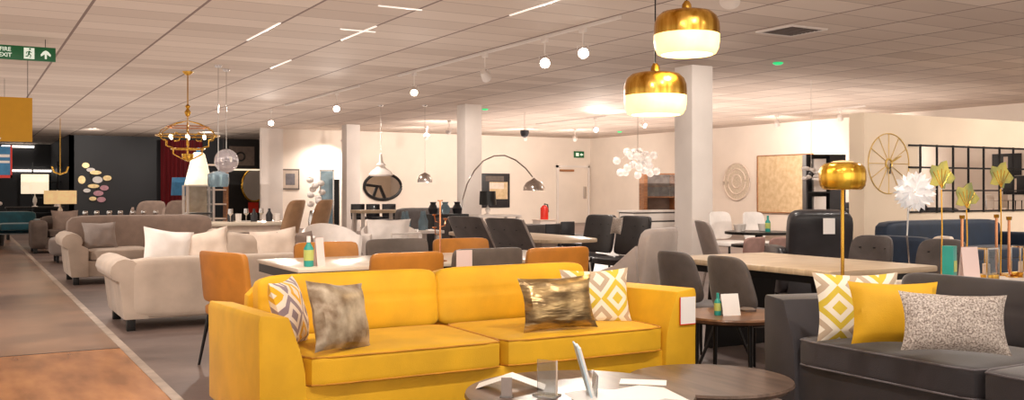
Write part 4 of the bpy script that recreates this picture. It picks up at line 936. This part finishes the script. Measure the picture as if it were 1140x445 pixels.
# extinguisher
x, y = at(606, 26)
t = thing('fire_extinguisher', 'red fire extinguisher standing on a white plinth', 'fire extinguisher', (x, y, .42)); build('body', MB().lathe([(0, 0), (.11, 0), (.11, .3), (.05, .38), (0, .38)], 18), M_red, t); build('nozzle', MB().tube([(0, 0, .37), (0, 0, .42), (.1, 0, .4), (.13, 0, .2)], .018, 6), M_dark, t)
t = thing('plinth', 'white plinth beneath the red fire extinguisher', 'plinth', (x, y, 0)); build('body', MB().box(-.25, .25, -.2, .2, 0, .40, .01), M_white, t); build('top_plate', MB().box(-.27, .27, -.22, .22, .4, .42), M_cream, t)
# wall exit sign, camera
d = YF / F2(644)[1]; x = atY(644, YF)[0]
t = thing('exit_sign', 'small green exit sign above the far door', 'sign', (x, YF - .05, zat(172, d))); build('board', MB().box(-.22, .22, -.0, .03, -.12, .12), M_green, t); build('arrow_symbol', MB().box(-.15, -.02, -.006, 0, -.06, .06).prism([(.03, 0), (.1, .06), (.1, .02), (.17, .02), (.17, -.02), (.1, -.02), (.1, -.06)], 'y', -.006, 0), M_signw, t)
for px, py, lb in ((866, 71, 'tiny green emergency light on the ceiling below the vent'), (540, 122, 'tiny green emergency light on the ceiling beside the middle column'), (690, 147, 'tiny green emergency light on the ceiling left of the main column')):
    d = 1.93 * F / (212 - py); x, y = at(px, d); t = build('emergency_light', MB().lathe([(0, 0), (.07, 0), (.08, -.015), (.05, -.035), (0, -.04)], 16), M_greenled); t.location = (x, y, CEIL); tag(t, lb, 'emergency light')
x, y = at(584, 24); t = thing('security_camera', 'black dome security camera on a stem below the ceiling', 'camera', (x, y, CEIL)); build('stem', MB().tube([(0, 0, 0), (0, 0, -.45)], .012, 6), M_white, t); build('dome', MB().lathe([(0, -.64), (.08, -.6), (.11, -.52), (.11, -.45), (0, -.44)], 16), M_blk, t)
# wooden dresser and white slatted sideboard
x, y = at(733, 27)
t = thing('dresser', 'tall walnut dresser with open shelves and glazed doors left of the main column', 'dresser', (x, y, 0), -.3)
w = .5; build('side_panel', MB().box(-w, -w + .1, -.2, .2, 0, 1.68), M_wood, t); build('side_panel', MB().box(w - .1, w, -.2, .2, 0, 1.68), M_wood, t); build('back_panel', MB().box(-w, w, .18, .2, 0, 1.68), M_taupe, t)
for z in (.1, .55, 1.0, 1.3, 1.64): build('shelf', MB().box(-w + .1, w - .1, -.2, .18, z, z + .04), M_wood, t)
build('glass_door', MB().box(-w + .1, w - .1, -.215, -.21, 1.04, 1.64), M_glass, t)
for s in (-1, 1): build('door', MB().box(s * .2 - .19, s * .2 + .19, -.22, -.2, .14, .55), M_wood, t)
x, y = at(724, 16.2)
t = thing('slatted_sideboard', 'white slatted sideboard in front of the walnut dresser', 'sideboard', (x, y, 0), 0)
for k in range(5): build('drawer', MB().box(-.5, .5, -.22, .2, .12 + k * .145, .24 + k * .145, .006), M_white, t)
build('body', MB().box(-.49, .49, -.18, .22, .06, .84), M_gch, t); build('top_panel', MB().box(-.52, .52, -.24, .24, .84, .87, .004), M_white, t)
for sx in (-1, 1): build('leg', MB().box(sx * .42 - .03, sx * .42 + .03, -.15, .15, 0, .06), M_dark, t)

# ================================================================ RIGHT background
a, b_, _ = F2(821); Y = b_ / a * XW
t = thing('rattan_disc', 'round pale woven rattan disc on the white wall', 'wall decor', (XW - .03, Y, zat(202, XW / a)), 0)
R0 = .56
build('disc', MB().prism([(R0 * .96 * math.cos(k * PI / 20), R0 * .96 * math.sin(k * PI / 20)) for k in range(40)], 'x', 0, .02), M_rattan, t)
for R1 in (.2, .38, .56): build('ring', MB().tube([(-.01, R1 * math.cos(k * PI / 20), R1 * math.sin(k * PI / 20)) for k in range(40)], .02, 6, True), M_cream, t)
Y0 = F2(845)[1] / F2(845)[0] * XW; Y1 = F2(905)[1] / F2(905)[0] * XW; zt_ = 2.2; zb_ = .58
t = thing('canvas_print', 'large faded beige map print on the white right wall', 'picture', (XW - .03, (Y0 + Y1) / 2, (zt_ + zb_) / 2)); w = (Y0 - Y1) / 2; hh = (zt_ - zb_) / 2
build('canvas', MB().box(-.01, .03, -w, w, -hh, hh), M_map, t); build('frame', MB().box(-.03, .02, -w - .03, -w, -hh, hh).box(-.03, .02, w, w + .03, -hh, hh).box(-.03, .02, -w - .03, w + .03, hh, hh + .03).box(-.03, .02, -w - .03, w + .03, -hh - .03, -hh), M_wood, t)
x, y = at(918, 18)
t = thing('display_shelf', 'tall black display shelf with white boxes behind the brass lamp', 'shelf', (x, y, 0), -.6)
w = .36; build('back_panel', MB().box(-w, w, .2, .22, 0, 1.87), M_blk, t); build('side_panel', MB().box(-w, -w + .03, -.1, .2, 0, 1.87), M_blk, t); build('side_panel', MB().box(w * .2, w, -.1, .2, 0, 1.87), M_blk, t)
for z in (.4, .8, 1.15, 1.5, 1.84): build('shelf', MB().box(-w + .03, w * .2, -.1, .2, z, z + .03), M_dark, t)
for k, z in enumerate((.83, 1.18, 1.53)):
    o = build('storage_box', MB().box(-.11, .11, -.1, .1, 0, .26, .008), M_white); o.location = (x - .10, y + .045, z); o.rotation_euler = (0, 0, -.6)
    tag(o, ('white box on the black display shelf, lowest', 'white box on the black display shelf, middle', 'white box on the black display shelf, topmost')[k], 'box', 'white boxes on the black shelf')
x, y = at(903, 17); z = zat(196, 17)
t = thing('cluster_pendant', 'white and black petal cluster pendant beside the black shelf', 'pendant light', (x, y, z))
build('cord', MB().tube([(0, 0, .1), (0, 0, CEIL - z)], .005, 6), M_white, t)
mb = MB()
for k in range(14): a = k * 2.4; mb.puff((.13 * math.cos(a), .1 * math.sin(a), .05 + .09 * math.sin(k * 1.9)), .05, .05, .035, 2, 2)
build('petals', mb, M_creamw, t); build('core', MB().puff((0, 0, .03), .05, .05, .05, 2, 3), M_blk, t)
# black leather recliner
x, y = at(902, 10.4)
t = thing('recliner_chair', 'large black leather reclining armchair beyond the right table', 'armchair', (x, y, 0), PI - .35 - .2)
build('base', MB().box(-.33, .33, -.35, .35, .08, .35, .02), M_blk, t)
build('seat_cushion', MB().puff((0, -.05, .42), .3, .34, .09, 5, 7), M_blk, t)
build('backrest', MB().puff((0, 0, 0), .33, .11, .32, 6, 9, None, T(0, .33, .68) @ RX(-.15)), M_blk, t)
for s in (-1, 1): build('arm', MB().puff((s * .36, -.02, .36), .07, .37, .25, 5, 7), M_blk, t)
for sx in (-1, 1):
    for sy in (-1, 1): build('foot', MB().box(sx * .28 - .03, sx * .28 + .03, sy * .28 - .03, sy * .28 + .03, 0, .1), M_dark, t)
tx, ty = at(923, 9.75)
t = thing('price_ticket', 'white price ticket on the black leather recliner back', 'ticket', (tx, ty, .84), -.5); build('card', MB().box(-.06, .06, -.002, 0, -.08, .08), M_paper, t)
# dark round table, cups, chairs
x, y = at(845, 12.0)
t = thing('dining_table', 'round black topped table with white cups by the rattan disc wall', 'table', (x, y, 0)); build('table_top', MB().lathe([(0, .66), (.42, .66), (.42, .69), (0, .69)], 40), M_dark, t); build('pedestal', MB().tube([(0, 0, .02), (0, 0, .66)], .05, 12), M_dark, t); build('foot', MB().lathe([(0, 0), (.25, 0), (.22, .03), (0, .03)], 28), M_dark, t)
build('lower_shelf', MB().lathe([(0, .5), (.34, .5), (.34, .53), (0, .53)], 32), M_dark, t)
bottle('turquoise bottle on the round black topped table', (x + .05, y - .1, .69), 1.0)
for k, (dx, dy) in enumerate(((-.3, .05), (-.1, .2), (.2, .15))):
    o = build('white_cup', MB().lathe([(0, 0), (.04, 0), (.055, .09), (.05, .09), (.038, .006), (0, .006)], 16), M_white); o.location = (x + dx, y + dy, .69); tag(o, 'white cup on the round black topped table', 'cup', 'cups on the round black table')
chair('swivel_chair', 'beige angular dining chair left of the round black table', (*at(809, 10.4), 0), 1.2, M_lgch, .5, .42, .88, .3, .15, .05, legm=M_chrome)
bk = chair('dining_chair', 'blush fabric chair at the round black table, left one', (*at(827, 11.35), 0), PI + .2, M_blush, .40, .40, .66, .1, .03, .05, group='blush chairs')
dup(bk, 'blush fabric chair at the round black table, right one', (*at(864, 11.4), 0), PI - .2)
wc = chair('dining_chair', 'white dining chair behind the round black table, left one', (*at(812, 14.5), 0), .2, M_creamw, .55, .44, .88, .1, .05, .05, group='white dining chairs at the white wall')
dup(wc, 'white dining chair behind the round black table, right one', (*at(850, 14.3), 0), .2)

# ================================================================ TRACK LIGHTING
def track(x, y0, y1, label):
    t = build('light_track', MB().box(x - .018, x + .018, y0, y1, CEIL - .04, CEIL, .003), M_white); tag(t, label, 'light track', 'ceiling light tracks')
track(6.35, 8.7, 15.0, 'white lighting track on the ceiling, nearest the middle')
track(6.35, 16.8, 21.5, 'white lighting track on the ceiling further back, left')
track(17.9, 15.1, 18.6, 'white lighting track above the faded map print')
track(14.5, 20.5, 24, 'white lighting track near the bubble chandelier')
def spothead(label, px, X, aim, e, s=1.0, lamp=True, drop=.30, lit=M_bulb, ang=85):
    a, b_, _ = F2(px); Y = b_ / a * X
    t = thing('track_spotlight', label, 'spotlight', (X, Y, CEIL - .04), 0, 'track spotlights')
    c = Vector((0, 0, -drop)); dr = (Vector(aim) - Vector((X, Y, CEIL - .04 - drop))).normalized()
    q = dr.to_track_quat('Z', 'Y').to_matrix().to_4x4()
    build('adapter', MB().box(-.02, .02, -.06, .06, -.05, 0, .004), M_white, t)
    build('stem', MB().tube([(0, 0, -.04), (0, 0, -drop + .08 * s)], .01, 8), M_white, t)
    mb = MB().lathe([(0, -.09 * s), (.04 * s, -.09 * s), (.055 * s, -.02), (.07 * s, .07 * s), (.062 * s, .07 * s), (.05 * s, .03 * s)], 24)
    bmesh.ops.transform(mb.bm, matrix=T(*c) @ q, verts=mb.bm.verts[:]); build('head', mb, M_white, t)
    mb = MB().lathe([(0, .04 * s), (.056 * s, .04 * s), (.056 * s, .05 * s), (0, .052 * s)], 20)
    bmesh.ops.transform(mb.bm, matrix=T(*c) @ q, verts=mb.bm.verts[:]); build('lens', mb, lit, t)
    yk = MB().tube([(-.08 * s, 0, -drop), (-.08 * s, 0, -drop + .07 * s), (0, 0, -drop + .1 * s), (.08 * s, 0, -drop + .07 * s), (.08 * s, 0, -drop)], .006, 6); build('yoke', yk, M_white, t)
    if lamp: spot(tuple(Vector((X, Y, CEIL - .04 - drop)) + dr * .12 * s), aim, e, ang)
    return t
CAMP = (0, 0, 1.2)
spothead('lit track spotlight glaring at the camera, left of the bright pair', 606.5, 6.35, (2.5, 3.5, .4), 110, ang=62)
spothead('lit track spotlight glaring at the camera, right of the bright pair', 649, 6.35, (2.8, 3.0, .2), 120, drop=.28, ang=62)
spothead('lit track spotlight tilted sideways, left of the bright pair', 461, 6.35, (4.5, 10, 0), 150, lit=M_bulbs)
spothead('unlit looking track spotlight turned away between the lit ones', 540, 6.35, (9, 14, 1), 150, lit=M_bulbs)
spothead('glaring track spotlight beside the furthest column', 375, 6.35, (3.0, 11, .2), 200, ang=62)
spothead('glaring track spotlight nearest the dark display panel', 302, 6.35, (3.4, 15, .2), 200, ang=62)
spothead('track spotlight lighting the white wall by the rattan disc', 865, 17.9, (20.5, 20.5, 1.3), 420, drop=.22, ang=110)
spothead('track spotlight lighting the map print', 935, 17.9, (20.5, 17.5, 1.4), 320, drop=.2, ang=110)
spothead('glaring track spotlight nearest the bubble chandelier', 663, 14.5, (12, 14, 1), 300)
spothead('glaring track spotlight right of the bubble chandelier', 716, 14.5, (16, 14, 1), 300)
x, y = at(812, 9.0)
sp = spothead('large white spotlight head beside the highest brass pendant', 813, 5.95, (8, 9, 1), 100, 1.35, drop=.16, lit=M_white)
for px, X, lb, aim in ((500, 11.5, 'small lit ceiling spotlight left of the middle column', (12, 29, 1.2)), (475, 12, 'small lit ceiling spotlight above the chrome dome pendant', (12.5, 30, 1.3)), (382, 10.5, 'small lit ceiling spotlight behind the furthest column', (10, 30, 1.3)), (585, 15, 'small lit ceiling spotlight beside the dome camera', (17, 30, 1.3)), (640, 16.5, 'small lit ceiling spotlight before the far door', (19.5, 29, 1))):
    spothead(lb, px, X, aim, 260, 1.0, ang=120)
